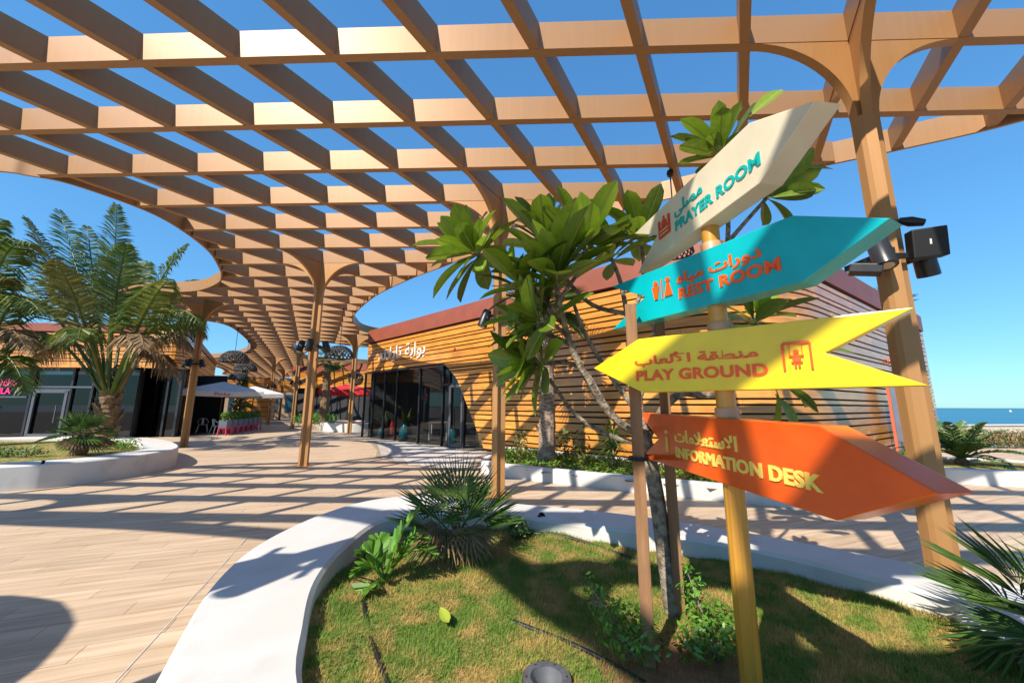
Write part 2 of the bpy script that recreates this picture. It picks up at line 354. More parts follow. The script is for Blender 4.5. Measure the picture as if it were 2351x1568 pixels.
# ================================================================= PERGOLA
outline = spline(ccw([(-8.99, 6.03), (-8.65, 6.14), (-8.16, 6.42), (-7.71, 7.35), (-7.72, 8.24), (-8.06, 9.47), (-8.71, 10.69), (-9.14, 11.33), (-9.83, 12.08), (-11.24, 12.93), (-12.9, 13.15), (-14.4, 13.4), (-15.3, 14.6), (-15.5, 16.2), (-15.2, 17.3), (-14.6, 18.0), (-14.5, 18.7), (-14.9, 19.94), (-16.51, 23.22), (-17.99, 25.67), (-19.64, 27.76), (-22.51, 30.49), (-25.84, 32.26), (-29, 33.2), (-31.5, 35.5), (-31, 39), (-33.5, 44), (-38, 50), (-36, 54), (-31, 53.5), (-27, 48), (-22.5, 43.8), (-17, 43.5), (-12.5, 42), (-11, 39.5), (-14, 36), (-17.6, 33.6), (-17.6, 31), (-16.2, 28.5), (-15.4, 26.4), (-14.2, 24.4), (-12.3, 23.8), (-10.57, 25.6), (-8.4, 26.2), (-6.2, 25), (-6.0, 22.8), (-7.4, 21.5), (-8.1, 20.2), (-7.87, 18.63), (-7.54, 17.46), (-6.88, 16.19), (-5.89, 14.67), (-4.81, 13.24), (-3.28, 11.65), (-2.12, 10.63), (-1.18, 9.82), (.2, 8.85), (1.59, 7.86), (2.6, 7.1), (4.2, 6.3), (6., 5.46), (7.27, 4.76), (8.5, 3.6), (9.3, 1.6), (8.8, -1.2), (6.8, -3.4), (3.5, -4.9), (.8, -5.0), (-1.2, -4.3), (-2.5, -3.2), (-3.02, -2.32), (-3.4, -1.8), (-3.85, -1.14), (-4.72, -.53), (-5.6, -.17), (-6.8, .1), (-8.54, .41), (-10.39, .59), (-12.4, .9), (-14, 2.2), (-13.6, 4.2), (-12, 5.4), (-10.4, 5.85)]), 6)
perg = thing('pergola', 'bronze metal lattice pergola on tree shaped columns over the walkway', 'pergola', (-5, 8, 0))
mb = MB(); oi = offset_poly(outline, .045); n = len(outline); z0, z1 = HP-.012, HP+BD+.012
for ring, z in ((outline, z0), (outline, z1), (oi, z1), (oi, z0)): mb.v += [(p[0], p[1], z) for p in ring]
for k in range(4): mb.f += [(k*n+i, k*n+(i+1) % n, ((k+1) % 4)*n+(i+1) % n, ((k+1) % 4)*n+i) for i in range(n)]
smooth_angle(mb.build('edge_band', BRONZE, perg, fix=True), 30)
OP = np.array(oi)
def cuts(o, d):
    ts = []; nrm = Vector((-d.y, d.x)); s = [(p[0]-o.x)*nrm.x+(p[1]-o.y)*nrm.y for p in oi]
    for i in range(len(oi)):
        a, b = s[i-1], s[i]
        if (a > 0) != (b > 0):
            t = a/(a-b); q = Vector(oi[i-1])*(1-t)+Vector(oi[i])*t; ts.append((q-o).dot(d))
    return sorted(ts)
def beam(name, o, d, dz):
    ts = cuts(o, d)
    for a, b in zip(ts[::2], ts[1::2]):
        if b-a < .12: continue
        p = o+d*a; q = o+d*b; w = BW/2; nr = Vector((-d.y, d.x))*w
        mb = MB(); c = [p+nr, p-nr, q-nr, q+nr]
        mb.add([(v.x, v.y, HP+dz) for v in c]+[(v.x, v.y, HP+BD-dz) for v in c], [(3, 2, 1, 0), (4, 5, 6, 7), (0, 1, 5, 4), (1, 2, 6, 5), (2, 3, 7, 6), (3, 0, 4, 7)])
        mb.build(name, BRONZE, perg, fix=True)
for j in range(-12, 60): beam('cross_beam', LAT(0, j), UA, 0.)
for i in range(-75, 14): beam('diagonal_beam', LAT(i, 0), UB, .004)
cols = [('C1', -8, 6), ('N', -2, 3), ('R', 3, 0), ('L', -16, 10), ('BK', -1.52, -3), ('W2', -8, -2), ('F1', -24, 21), ('F2', -31, 26), ('F3', -32, 33), ('F4', -41, 36), ('S', 3, -6), ('W', -17, 17)]
COLP = {}
CA, CT = .118, .088      # column arm half length and plate thickness
def column(nm, i, j, brackets=True):
    w = LAT(i, j); COLP[nm] = w; D = .95; mb = MB()
    def plate(d, t, z0, z1, L):
        nr = Vector((-d.y, d.x))*t/2; c = [w-d*L+nr, w-d*L-nr, w+d*L-nr, w+d*L+nr]
        mb.add([(v.x, v.y, z0) for v in c]+[(v.x, v.y, z1) for v in c], [(3, 2, 1, 0), (4, 5, 6, 7), (0, 1, 5, 4), (1, 2, 6, 5), (2, 3, 7, 6), (3, 0, 4, 7)])
    h = CT/2; na_ = Vector((-UA.y, UA.x)); nb_ = Vector((-UB.y, UB.x))
    def meet(o1, d1, o2, d2):
        den = d1.x*d2.y-d1.y*d2.x; t = ((o2.x-o1.x)*d2.y-(o2.y-o1.y)*d2.x)/den; return o1+d1*t
    A1, A2 = w+UA*CA+na_*h, w+UA*CA-na_*h; B1, B2 = w+UB*CA+nb_*h, w+UB*CA-nb_*h     # na_: left of UA, nb_: left of UB
    a1, a2 = w-UA*CA+na_*h, w-UA*CA-na_*h; c1_, c2_ = w-UB*CA+nb_*h, w-UB*CA-nb_*h
    n1 = meet(w-na_*h, UA, w-nb_*h, UB); n2 = meet(w+na_*h, UA, w+nb_*h, UB)
    pol = [A2, A1, B2, B1, n2, a1, a2, c1_, c2_, n1]
    mb.prism([(p.x, p.y) for p in ccw(pol)], 0, HP-D)
    o = mb.build('column', BRONZE2, perg, fix=True)
    for d, cell, t in ((UA, LA.length, .094), (-UA, LA.length, .094), (UB, LB.length, .088), (-UB, LB.length, .088)):
        mb = MB(); n = 14; sj = cell-BW/2-.002; prof = []
        for k in range(n+1):
            a = math.pi/2*k/n; x = sj-(sj-CA)*math.cos(a)*1.0 if False else CA+(sj-CA)*(1-math.cos(a)); z = HP-D+D*math.sin(a)-.002
            prof.append((x, z))
        nr = Vector((-d.y, d.x))*t/2
        low = prof; vs = []
        for sgn in (1, -1):
            for x, z in low: q = w+d*x+nr*sgn; vs.append((q.x, q.y, z))
            for x, z in low: q = w+d*min(x, 1e9)+nr*sgn; vs.append((q.x, q.y, HP-.001))
            q = w+nr*sgn; vs.append((q.x, q.y, HP-D+.001)); vs.append((q.x, q.y, HP-.001))
        K = n+1; fs = []
        for sgn in (0, 1):
            b = sgn*(2*K+2)
            for k in range(n): fs.append((b+k, b+k+1, b+K+k+1, b+K+k))
            fs.append((b+2*K, b, b+K, b+2*K+1))
        b = 2*K+2
        for k in range(n): fs.append((k, k+1, b+k+1, b+k))
        fs.append((0, 2*K, b+2*K, b))
        mb.add(vs, fs); smooth_angle(mb.build('arched_bracket', BRONZE2, o, fix=True), 30)
    mb = MB(); mb.lathe((w.x, w.y, 0), [(.24, .001), (.24, .012), (.0, .012)], 24); mb.build('base_plate', BRONZE2, o)
for c in cols: column(*c)

# ---- spotlight clusters on the columns
def rotm(d): return Vector(d).normalized().to_track_quat('Z', 'Y').to_matrix().to_4x4()
def cluster(nm, label, z=3.15, lamps=((-.34, -.05, 200), (.34, .0, 40), (.05, -.33, -60)), sc=1.):
    w = COLP[nm]; t = thing('spotlight_cluster', label, 'spotlight', (w.x, w.y, z), 'spotlight clusters on the pergola columns')
    mb = MB()
    for s in (-1, 1):
        mb.bar((w.x-.24*sc, w.y+s*(CA+.0), z), (w.x+.24*sc, w.y+s*(CA+.0), z), .03, .05)
        mb.bar((w.x+s*(CA+.10), w.y-.26*sc, z+.002), (w.x+s*(CA+.10), w.y+.26*sc, z+.002), .03, .055)
    mb.build('mounting_bracket', DARKF, t)
    for (dx, dy, a) in lamps:
        c = Vector((w.x+dx*sc, w.y+dy*sc, z+.02)); ax = Vector((math.sin(R_(a))*.35, math.cos(R_(a))*.35, -1)); M = rotm(-ax)
        mb = MB(); mb.lathe(c, [(.055, -.17), (.088, -.17), (.09, -.15), (.085, .13), (.07, .16), (0, .16)], 20, M)
        b = smooth_angle(mb.build('lamp', mat('lamp_graphite', (.05, .052, .058), None, 20, .32, .5) if nm == 'R' else BLACK, t), 40)
        mb = MB(); mb.lathe(c, [(.0, -.168), (.058, -.168), (.058, -.174), (0, -.174)], 16, M); mb.build('lens', LENS, b)
    return t
cluster('C1', 'black spotlights clamped to the central pergola column')
cluster('N', 'black spotlights on the column in front of the timber building', lamps=((-.27, -.1, 250), (.27, -.08, 90)))
cluster('L', 'black spotlights on the column beside the left coconut palm', lamps=((-.3, -.1, 250), (.33, -.1, 100), (0, -.3, 180)))
cluster('BK', 'spotlights on the pergola column behind the viewpoint', lamps=((-.3, -.1, 250), (.3, .1, 100), (.0, -.3, 170)))
cluster('F1', 'spotlights on the column halfway down the walkway', lamps=((-.3, -.1, 250), (.33, -.1, 100)))
cluster('F2', 'spotlights on the column next to the parasol terrace', lamps=((-.3, -.1, 250), (.33, -.1, 100)))
cl = cluster('R', 'grey spotlights with black speaker on the column at the right', z=3.02, lamps=((-.24, -.16, 200), (.40, .04, 60)))
w = COLP['R']; Mr = Matrix.Translation((w.x+.15, w.y-.22, 3.10)) @ Matrix.Rotation(R_(-26), 4, 'Z') @ Matrix.Rotation(R_(8), 4, 'X')
mb = MB(); mb.box(-.125, .125, -.075, .075, -.14, .14, Mr); sp = mb.build('speaker', mat('speaker_black', (.004, .004, .005), None, 20, .6), cl, bevel=.012)
mb = MB(); mb.box(-.007, .007, -.0775, -.0755, -.02, .03, Mr); mb.build('badge', WHITE, sp)
mb = MB(); mb.tube([(w.x+.10, w.y-.06, 3.42), (w.x+.17, w.y-.1, 3.39), (w.x+.26, w.y-.14, 3.36)], [.03, .05, .035], 10); smooth_angle(mb.build('camera_housing', BLACK, cl))
Ml = Matrix.Translation((w.x-.36, w.y-.10, 2.88)) @ Matrix.Rotation(R_(-38), 4, 'Z') @ Matrix.Rotation(R_(14), 4, 'Y')
mb = MB(); mb.box(-.12, .12, -.08, .08, -.045, .045, Ml); mb.build('floodlight', BLACK, cl, bevel=.01)

# ================================================================= SIGNPOST
PX, PY = 1.035, 1.85
post = thing('signpost', 'ochre signpost with four coloured arrow boards in the planter', 'signpost', (PX, PY, .3))
mb = MB(); mb.v = []; prof = []
for q in range(48):
    a = 2*math.pi*q/48; r = .043*(1+.035*math.cos(12*a)); prof.append((PX+r*math.cos(a), PY+r*math.sin(a)))
mb.prism(prof, .02, 1.21); mb2 = MB(); mb2.lathe((PX, PY, 0), [(.043, 1.21), (.043, 2.60)], 40)
mb.add(mb2.v, mb2.f); smooth_angle(mb.build('pole', POLE, post), 50)
for z in (1.548, 1.967, 2.386):
    mb = MB(); mb.lathe((PX, PY, 0), [(.044, z-.045), (.052, z-.045), (.052, z-.004), (.049, z), (.044, z)], 40); cb = smooth_angle(mb.build('collar', COLLAR, post), 40)
    mb = MB(); mb.box(-.008, .008, -.062, -.05, -.008, .008, Matrix.Translation((PX, PY, z-.02)) @ Matrix.Rotation(R_(55), 4, 'Z')); mb.build('screw', COLLAR, cb)
def text_mesh(body, off=0., space=1.):
    cu = bpy.data.curves.new('lettering', 'FONT'); cu.body = body; cu.size = 1; cu.offset = off; cu.resolution_u = 3; cu.space_character = space
    o = bpy.data.objects.new('lettering', cu); COL.objects.link(o); dg = bpy.context.evaluated_depsgraph_get()
    me = bpy.data.meshes.new_from_object(o.evaluated_get(dg)); v = np.array([p.co[:] for p in me.vertices])[:, :2]; f = [tuple(p.vertices) for p in me.polygons]
    bpy.data.objects.remove(o); bpy.data.curves.remove(cu); bpy.data.meshes.remove(me); return v, f
def put_text(name, body, box, fr, m, parent, off=.02, ext=.008, space=1., thick=0.0):
    """box = (s0, s1, z0, z1) of the text extent on frame fr(s, z, n)"""
    v, f = text_mesh(body, off, space); lo = v.min(0); hi = v.max(0)
    s = box[0]+(v[:, 0]-lo[0])/(hi[0]-lo[0])*(box[1]-box[0]); z = box[2]+(v[:, 1]-lo[1])/(hi[1]-lo[1])*(box[3]-box[2])
    if ' ' in body:     # one part per word
        nsp = body.count(' '); iv = sorted((min(s[i] for i in q), max(s[i] for i in q)) for q in f); gaps = []; e = iv[0][1]
        for a, b in iv[1:]:
            if a > e: gaps.append((a-e, (a+e)/2))
            e = max(e, b)
        cut_ = [-1e9]+sorted(g[1] for g in sorted(gaps)[-nsp:])+[1e9]; groups = [[q for q in f if lo_ < s[q[0]] < hi_] for lo_, hi_ in zip(cut_[:-1], cut_[1:])]
    else: groups = [f]
    for f in groups: o = put_faces(name, s, z, f, fr, m, parent, ext)
    return o
def put_faces(name, s, z, f, fr, m, parent, ext):
    use = sorted(set(i for q in f for i in q)); mp = {u: k for k, u in enumerate(use)}; f = [tuple(mp[i] for i in q) for q in f]; s = [s[u] for u in use]; z = [z[u] for u in use]
    N = len(s); mb = MB(); vs = [fr(a, b, ext) for a, b in zip(s, z)]+[fr(a, b, -.001) for a, b in zip(s, z)]
    edges = {}
    for q in f:
        for i in range(len(q)):
            e = (q[i-1], q[i]); edges[e] = edges.get(e, 0)+1
    side = [(a, b, b+N, a+N) for (a, b) in edges if (b, a) not in edges]
    mb.add(vs, f+[tuple(i+N for i in q[::-1]) for q in f]+side); return mb.build(name, m, parent)
def frame_for(az, off):
    u = Vector((math.sin(R_(az)), math.cos(R_(az)), 0)); nn = Vector((-u.y, u.x, 0))
    if nn.dot(Vector((-PX, -PY, 0))) < 0: nn = -nn
    base = Vector((PX, PY, 0))
    return (lambda s, z, n=0.: base+u*s+nn*(off+n)+Vector((0, 0, z))), u, nn
def board(label, az, out, m, T=.11):
    fr, u, nn = frame_for(az, .06); mb = MB(); K = len(out)
    vs = [fr(s, z) for s, z in out]+[fr(s, z, -T) for s, z in out]
    mb.add(vs, [tuple(range(K)), tuple(range(2*K-1, K-1, -1))]+[(i, K+i, K+(i+1) % K, (i+1) % K) for i in range(K)])
    o = mb.build('arrow_board', m, post, fix=True, bevel=.004); o['label'] = label; return o, fr
def icon_poly(mb, fr, pts, ext=.008):
    K = len(pts); mb.add([fr(s, z, ext) for s, z in pts]+[fr(s, z, -.001) for s, z in pts], [tuple(range(K)), tuple(range(2*K-1, K-1, -1))]+[(i, K+i, K+(i+1) % K, (i+1) % K) for i in range(K)])
def disc(s, z, r, n=18): return [(s+r*math.cos(2*math.pi*k/n), z+r*math.sin(2*math.pi*k/n)) for k in range(n)]
def rect(s0, s1, z0, z1): return [(s0, z0), (s1, z0), (s1, z1), (s0, z1)]
ar = lambda h: ''.join(chr(int(x, 16)) if x != '_' else ' ' for x in h.split())
# cream: prayer room
o, fr = board('cream board pointing right with teal PRAYER ROOM lettering', 171.75, [(-.702, 2.771), (.384, 2.771), (.674, 2.622), (.40, 2.473), (-.69, 2.473), (-.407, 2.622)], CREAM)
put_text('lettering', 'PRAYER ROOM', (-.205, .42, 2.548, 2.608), fr, LTEAL, o, .034, .005, 1.04)
put_text('arabic_lettering', ar('FEF0 FEE0 FEBC FEE3'), (-.205, .05, 2.622, 2.712), fr, LTEAL, o, .026, .005)
mb = MB(); ic = lambda p: icon_poly(mb, fr, p)
s0 = -.378; ic(rect(s0, s0+.125, 2.575, 2.640)); ic(disc(s0+.0625, 2.658, .026)); ic(rect(s0, s0+.018, 2.644, 2.675)); ic(rect(s0+.107, s0+.125, 2.644, 2.675)); ic(disc(s0+.009, 2.682, .011, 10)); ic(disc(s0+.116, 2.682, .011, 10)); ic(rect(s0+.058, s0+.067, 2.684, 2.705))
mi = mb.build('mosque_symbol', LRED, o, fix=True)
mb = MB(); ic(rect(s0+.012, s0+.113, 2.592, 2.597)); ic(rect(s0+.02, s0+.105, 2.612, 2.617)); mb.v = [tuple(Vector(p)+Vector((0, 0, 0))) for p in mb.v]
mb2 = MB()
for zz in (2.590, 2.612):
    K = rect(s0+.015, s0+.11, zz, zz+.006); mb2.add([fr(s, z, .0095) for s, z in K], [(0, 1, 2, 3)])
mb2.build('symbol_lines', CREAM, o, fix=True)
# teal: rest room
o, fr = board('teal board pointing right with orange REST ROOM lettering', 152.25, [(-.682, 2.34), (.402, 2.34), (.691, 2.194), (.408, 2.048), (-.692, 2.05), (-.404, 2.2)], TEAL)
put_text('lettering', 'REST ROOM', (-.168, .338, 2.121, 2.182), fr, LORAN, o, .034, .005, 1.04)
put_text('arabic_lettering', ar('FEE9 FE8E FEF4 FEE3 _ FE95 FE8D FEAD FEED FEA9'), (-.174, .268, 2.192, 2.268), fr, LORAN, o, .026, .005)
mb = MB(); ic = lambda p: icon_poly(mb, fr, p)
ic(disc(-.318, 2.254, .0135)); ic([(-.343, 2.236), (-.328, 2.158), (-.308, 2.158), (-.293, 2.236)]); ic(rect(-.2765, -.2725, 2.150, 2.268)); ic(disc(-.233, 2.254, .0135)); ic([(-.258, 2.160), (-.208, 2.160), (-.226, 2.236), (-.240, 2.236)])
mb.build('rest_room_symbol', LORAN, o, fix=True)
# yellow: play ground
o, fr = board('yellow board pointing left with orange PLAY GROUND lettering', 130.5, [(.671, 1.921), (-.389, 1.921), (-.672, 1.776), (-.385, 1.628), (.67, 1.630), (.394, 1.774)], YELL, .10)
put_text('lettering', 'PLAY GROUND', (-.413, .191, 1.688, 1.746), fr, LORAN, o, .034, .005, 1.04)
put_text('arabic_lettering', ar('FE8F FE8E FECC FEDF FEF7 FE8D _ FE94 FED8 FEC4 FEE8 FEE3'), (-.418, .160, 1.762, 1.832), fr, LORAN, o, .026, .005)
mb = MB(); ic = lambda p: icon_poly(mb, fr, p); c = .300
ic(rect(c-.052, c-.043, 1.706, 1.818)); ic(rect(c+.043, c+.052, 1.708, 1.818)); ic([(c-.052, 1.819), (c+.052, 1.819), (c+.044, 1.830), (c-.044, 1.830)]); ic(rect(c-.026, c-.023, 1.772, 1.818)); ic(rect(c+.018, c+.021, 1.772, 1.818))
ic(disc(c-.002, 1.786, .010)); ic(rect(c-.028, c+.024, 1.764, 1.772)); ic([(c-.014, 1.740), (c+.010, 1.740), (c+.014, 1.763), (c-.018, 1.763)]); ic(rect(c-.022, c+.018, 1.737, 1.744)); ic(rect(c-.012, c-.004, 1.716, 1.736)); ic(rect(c+.001, c+.009, 1.716, 1.736))
mb.build('swing_symbol', LORAN, o, fix=True)
# orange: information desk
o, fr = board('orange board pointing right with yellow INFORMATION DESK lettering', 174, [(-.865, 1.512), (.547, 1.490), (.856, 1.340), (.562, 1.196), (-.833, 1.214), (-.582, 1.355)], ORAN, .11)
put_text('lettering', 'INFORMATION DESK', (-.380, .536, 1.271, 1.330), fr, LYELL, o, .034, .005, 1.04)
put_text('arabic_lettering', ar('FE95 FE8E FEE3 FEFC FECC FE98 FEB3 FEFB FE8D'), (-.381, .136, 1.356, 1.425), fr, LYELL, o, .026, .005)
mb = MB(); icon_poly(mb, fr, rect(-.483, -.465, 1.288, 1.375)); icon_poly(mb, fr, disc(-.474, 1.404, .012)); mb.build('information_symbol', LYELL, o, fix=True)

# ================================================================= BUILDINGS
def path_at(path):
    """path: list of (x,y); returns outward unit normals (to the right of travel)"""
    n = len(path); out = []
    for i in range(n):
        a = Vector(path[max(i-1, 0)]); b = Vector(path[min(i+1, n-1)]); t = (b-a).normalized(); out.append(Vector((t.y, -t.x)))
    return out
def ribbon(mb, path, z0, z1, d0, d1, s0=None, s1=None, s0t=None):
    """strip of height z0..z1 between outward offsets d0<d1 along the path (s0/s1 = arc length limits)"""
    P = [Vector(p) for p in path]; L = [0]
    for i in range(1, len(P)): L.append(L[-1]+(P[i]-P[i-1]).length)
    s0 = 0 if s0 is None else s0; s1 = L[-1] if s1 is None else s1
    ss = [s0]+[l for l in L if s0+.01 < l < s1-.01]+[s1]; N = path_at(path); vs = []; ps = []
    for s in ss:
        i = max(k for k in range(len(L)) if L[k] <= s+1e-9); i = min(i, len(P)-2); t = (s-L[i])/(L[i+1]-L[i])
        ps.append((P[i].lerp(P[i+1], t), N[i].lerp(N[i+1], t).normalized()))
    for kk, (p, n) in enumerate(ps):
        if kk == 0 and s0t is not None:
            tq = (ps[1][0]-p).normalized(); pt = p+tq*(s0t-s0)
            for q, d, z in ((p, d0, z0), (p, d1, z0), (pt, d1, z1), (pt, d0, z1)): v = q+n*d; vs.append((v.x, v.y, z))
            continue
        for d, z in ((d0, z0), (d1, z0), (d1, z1), (d0, z1)): q = p+n*d; vs.append((q.x, q.y, z))
    fs = []
    for k in range(len(ps)-1):
        for e in range(4): fs.append((k*4+e, k*4+(e+1) % 4, k*4+4+(e+1) % 4, k*4+4+e))
    fs.append((3, 2, 1, 0)); b = (len(ps)-1)*4; fs.append((b, b+1, b+2, b+3)); mb.add(vs, fs)
def rounded(pts, r, n=8):
    P = [Vector(p) for p in pts]; out = [P[0]]
    for i in range(1, len(P)-1):
        a = (P[i-1]-P[i]).normalized(); b = (P[i+1]-P[i]).normalized(); rr = r[i] if hasattr(r, '__len__') else r
        p = P[i]+a*rr; q = P[i]+b*rr
        for k in range(n+1): t = k/n; out.append(p*(1-t)**2+P[i]*2*t*(1-t)+q*t*t)
    out.append(P[-1]); return [(v.x, v.y) for v in out]
def slat_heights(z0, z1, seq=(.20, .13, .23, .16, .27, .18, .14)):
    out = []; z = z0; k = 0
    while z < z1-.08:
        h = min(seq[k % len(seq)], z1-z); out.append((z, z+h-.046)); z += h; k += 1
    return out
# ---- right building (timber shop)
BB = thing('timber_building', 'timber slatted shop with glazed front and red brown roof band', 'building', (-1, 14, 0))
b0 = Vector((-7.75, 19.85)); bu = Vector((.74037, -.6722)); bn = Vector((bu.y, -bu.x))    # outward normal
if bn.dot(-b0) < 0: bn = -bn
corner = Vector((5.42, 7.62)); bpath = rounded([(-6.3, 22.6), tuple(b0), tuple(corner), (18.2, 16.35), (16.5, 21)], [0, .35, 2.6, .5, 0], 10)
SB0 = (Vector(bpath[1])-Vector(bpath[0])).length   # arc length up to the front wall start
L_ = 0; acc = [0]
for i in range(1, len(bpath)): acc.append(acc[-1]+(Vector(bpath[i])-Vector(bpath[i-1])).length)
SF = min(acc, key=lambda s: abs(s-((b0-Vector(bpath[0])).length-.15)))
sfront = lambda s: (b0-Vector(bpath[0])).length-.16+s          # front-wall coordinate -> arc length
mb = MB(); ribbon(mb, bpath, 3.26, 5.44, -.22, -.06); mb.build('upper_wall', BACK, BB, fix=True)
mb = MB(); ribbon(mb, bpath, .0, 3.26, -.20, -.07, sfront(9.4)); mb.build('lower_wall', BACK, BB, fix=True)
def open_edge(z):   # right slanted edge of the glazed opening with its rounded shoulder
    e = 9.39+(7.55-9.39)*min(z, 2.9)/2.9
    if z > 2.5: e -= (z-2.5)**2*1.25
    return e
for z0, z1 in slat_heights(.12, 4.80):
    st = 0. if z0 > 3.21 else sfront(open_edge(z0)); s_ = st; k_ = 0
    while s_ < acc[-1]-.05:
        e_ = s_+random.uniform(2.4, 4.2) if k_ else s_+random.uniform(1.5, 3.6)
        if e_ > acc[-1]-1.2: e_ = acc[-1]
        mb = MB(); dd = random.uniform(-.004, .004)
        if k_ == 0 and z0 <= 3.21: ribbon(mb, bpath, z0, z1, -.055, dd, s_, e_-.006, sfront(open_edge(z1)))
        else: ribbon(mb, bpath, z0, z1, -.055, dd, s_, e_-.006)
        mb.build('slat', SLAT, BB, fix=True); s_ = e_; k_ += 1
mb = MB(); ribbon(mb, bpath, 4.83, 5.48, -.07, .03); mb.build('roof_band', BAND, BB, fix=True)
poly = ccw([p for p in bpath]); mb = MB(); n = len(poly); mb.prism(offset_poly(poly, .15), 5.30, 5.36); mb.build('roof', BACK, BB)
def wp(s, z, d=0.): q = b0+bu*s+bn*d; return Vector((q.x, q.y, z))
# slanted trim of the opening
mb = MB(); pts = [wp(open_edge(z)-.02, z, -.02) for z in np.linspace(.02, 3.2, 24)]
for a, b in zip(pts[:-1], pts[1:]): mb.bar(a, b, .05, .09)
mb.build('opening_trim', DARKF, BB)
mb = MB(); mb.bar(wp(0.0, 3.235, -.05), wp(6.9, 3.235, -.05), .12, .05); mb.build('head_trim', DARKF, BB)
# glazing
GL = [0.02, .95, 2.05, 3.15, 4.99, 6.63, 7.05, 7.95, 9.3]
for a, b in zip(GL[:-1], GL[1:]):
    top0 = 3.2; mb = MB(); q = []
    if b <= 7.06: q = [(a, .05), (b, .05), (b, 3.2), (a, 3.2)]
    else:
        e = [(open_edge(z), z) for z in np.linspace(.05, 3.2, 24)]
        r = [p for p in e if a < p[0] < b]
        if a < 7.5: q = [(a, .05), (b, .05), (b, 2.3)]+[p for p in r]+[(a, 3.2)]
        else: q = [(a, .05)]+r+[(a, max((z for s, z in e if s >= a), default=2.3))]
    K = len(q); mb.add([wp(s, z, -.10) for s, z in q], [tuple(range(K))]); mb.build('pane', GLASS, BB)
for s in GL[:-1]:
    zt = 3.2
    if s > 7.1: zt = max(z for z in np.linspace(0, 3.2, 60) if open_edge(z) >= s)
    mb = MB(); mb.bar(wp(s, .0, -.09), wp(s, zt, -.09), .06, .10, up=Vector((bn.x, bn.y, 0))); mb.build('mullion', DARKF, BB)
dr = MB()
for a, b in (((7.14, .03), (7.14, 2.35)), ((7.86, .03), (7.86, 2.35)), ((7.14, 2.33), (7.86, 2.33)), ((7.14, .08), (7.86, .08))): dr.bar(wp(*a, -.05), wp(*b, -.05), .09, .05, up=Vector((bn.x, bn.y, 0)))
dr = dr.build('door', GREYM, BB); mb = MB(); mb.bar(wp(7.24, .75, .01), wp(7.24, 1.5, .01), .025); mb.build('door_handle', GREYM, dr)
mb = MB(); mb.bar(wp(6.63, 2.42, -.08), wp(8.0, 2.42, -.08), .05, .09); mb.build('transom', DARKF, BB)
# interior
def room(name, T, q, h, m, parent): pass
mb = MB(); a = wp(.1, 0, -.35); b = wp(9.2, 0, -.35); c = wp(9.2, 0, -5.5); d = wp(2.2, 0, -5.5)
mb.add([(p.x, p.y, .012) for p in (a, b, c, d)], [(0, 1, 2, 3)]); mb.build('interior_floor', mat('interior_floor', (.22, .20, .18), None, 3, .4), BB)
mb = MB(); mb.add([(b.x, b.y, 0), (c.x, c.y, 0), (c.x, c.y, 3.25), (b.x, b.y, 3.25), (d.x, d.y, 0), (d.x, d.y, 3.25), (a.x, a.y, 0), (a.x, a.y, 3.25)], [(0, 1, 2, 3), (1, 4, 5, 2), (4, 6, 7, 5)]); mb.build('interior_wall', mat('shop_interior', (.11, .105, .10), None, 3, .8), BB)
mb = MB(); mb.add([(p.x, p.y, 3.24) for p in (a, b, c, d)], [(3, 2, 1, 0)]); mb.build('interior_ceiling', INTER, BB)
# lettering on the wall
def wf(s, z, n=0.): return wp(s, z, .06+n)
put_text('arabic_lettering', ar('FEAA FEE7 FEFC FEF3 FE8E FE97 _ FE94 FE91 FE8D FEEE FE91'), (1.55, 5.5, 3.62, 4.38), wf, WHITE, BB, .0, .05)
# shop things behind the glass
def vase(s, d, h, r, m, label, nm='vase', leaf=None):
    p = wp(s, .013, -d); t = thing(nm, label, nm.replace('_', ' '), p)
    mb = MB(); mb.lathe(p, [(r*.6, 0), (r, h*.25), (r*.9, h*.6), (r*.45, h*.9), (r*.55, h)], 16); smooth_angle(mb.build('body', m, t))
    if leaf:
        mb = MB()
        for k in range(26):
            a = random.uniform(0, 6.28); e = random.uniform(.3, 1.2); L = random.uniform(.4, .9); q = p+Vector((0, 0, h)); tip = q+Vector((math.cos(a)*math.cos(e), math.sin(a)*math.cos(e), math.sin(e)))*L
            sd_ = Vector((-math.sin(a), math.cos(a), 0))*.05; md = q.lerp(tip, .55); mb.add([q, md+sd_, tip, md-sd_], [(0, 1, 2, 3)])
        mb.build('leaves', leaf, t)
vase(.75, .8, .55, .22, mat('turquoise_pot', (.02, .25, .28), None, 3, .3), 'turquoise pot with tall leaves behind the leftmost shop pane', 'potted_plant', SHRUB)
vase(2.5, 1.0, .75, .26, mat('turquoise_pot', (.02, .25, .28)), 'turquoise pot with yellow flowers behind the shop glass', 'potted_plant', PALMY)
vase(1.2, 1.1, .9, .16, mat('red_vase', (.6, .06, .03), None, 3, .3), 'red vase in the shop window')
vase(5.9, 1.2, .7, .22, mat('turquoise_pot', (.02, .25, .28)), 'blue ceramic stool pot near the shop door')
vase(7.5, 1.5, .95, .30, mat('straw_basket', (.6, .42, .16), None, 12, .8), 'tall straw basket seen through the shop door', 'basket')
for k, (s, d) in enumerate(((4.3, 1.7), (6.3, 2.0))):
    p = wp(s, .013, -d); t = thing('display_table', ['pale display table behind the middle shop pane', 'low yellow display table near the shop entrance'][k], 'table', p); m_ = [WHITE, mat('yellow_table', (.6, .45, .1))][k]
    mb = MB(); mb.box(p.x-.45, p.x+.45, p.y-.3, p.y+.3, .78, .83); mb.build('table_top', m_, t)
    for sx in (-.4, .4):
        for sy in (-.25, .25): mb = MB(); mb.box(p.x+sx-.025, p.x+sx+.025, p.y+sy-.025, p.y+sy+.025, .013, .78); mb.build('leg', m_, t)
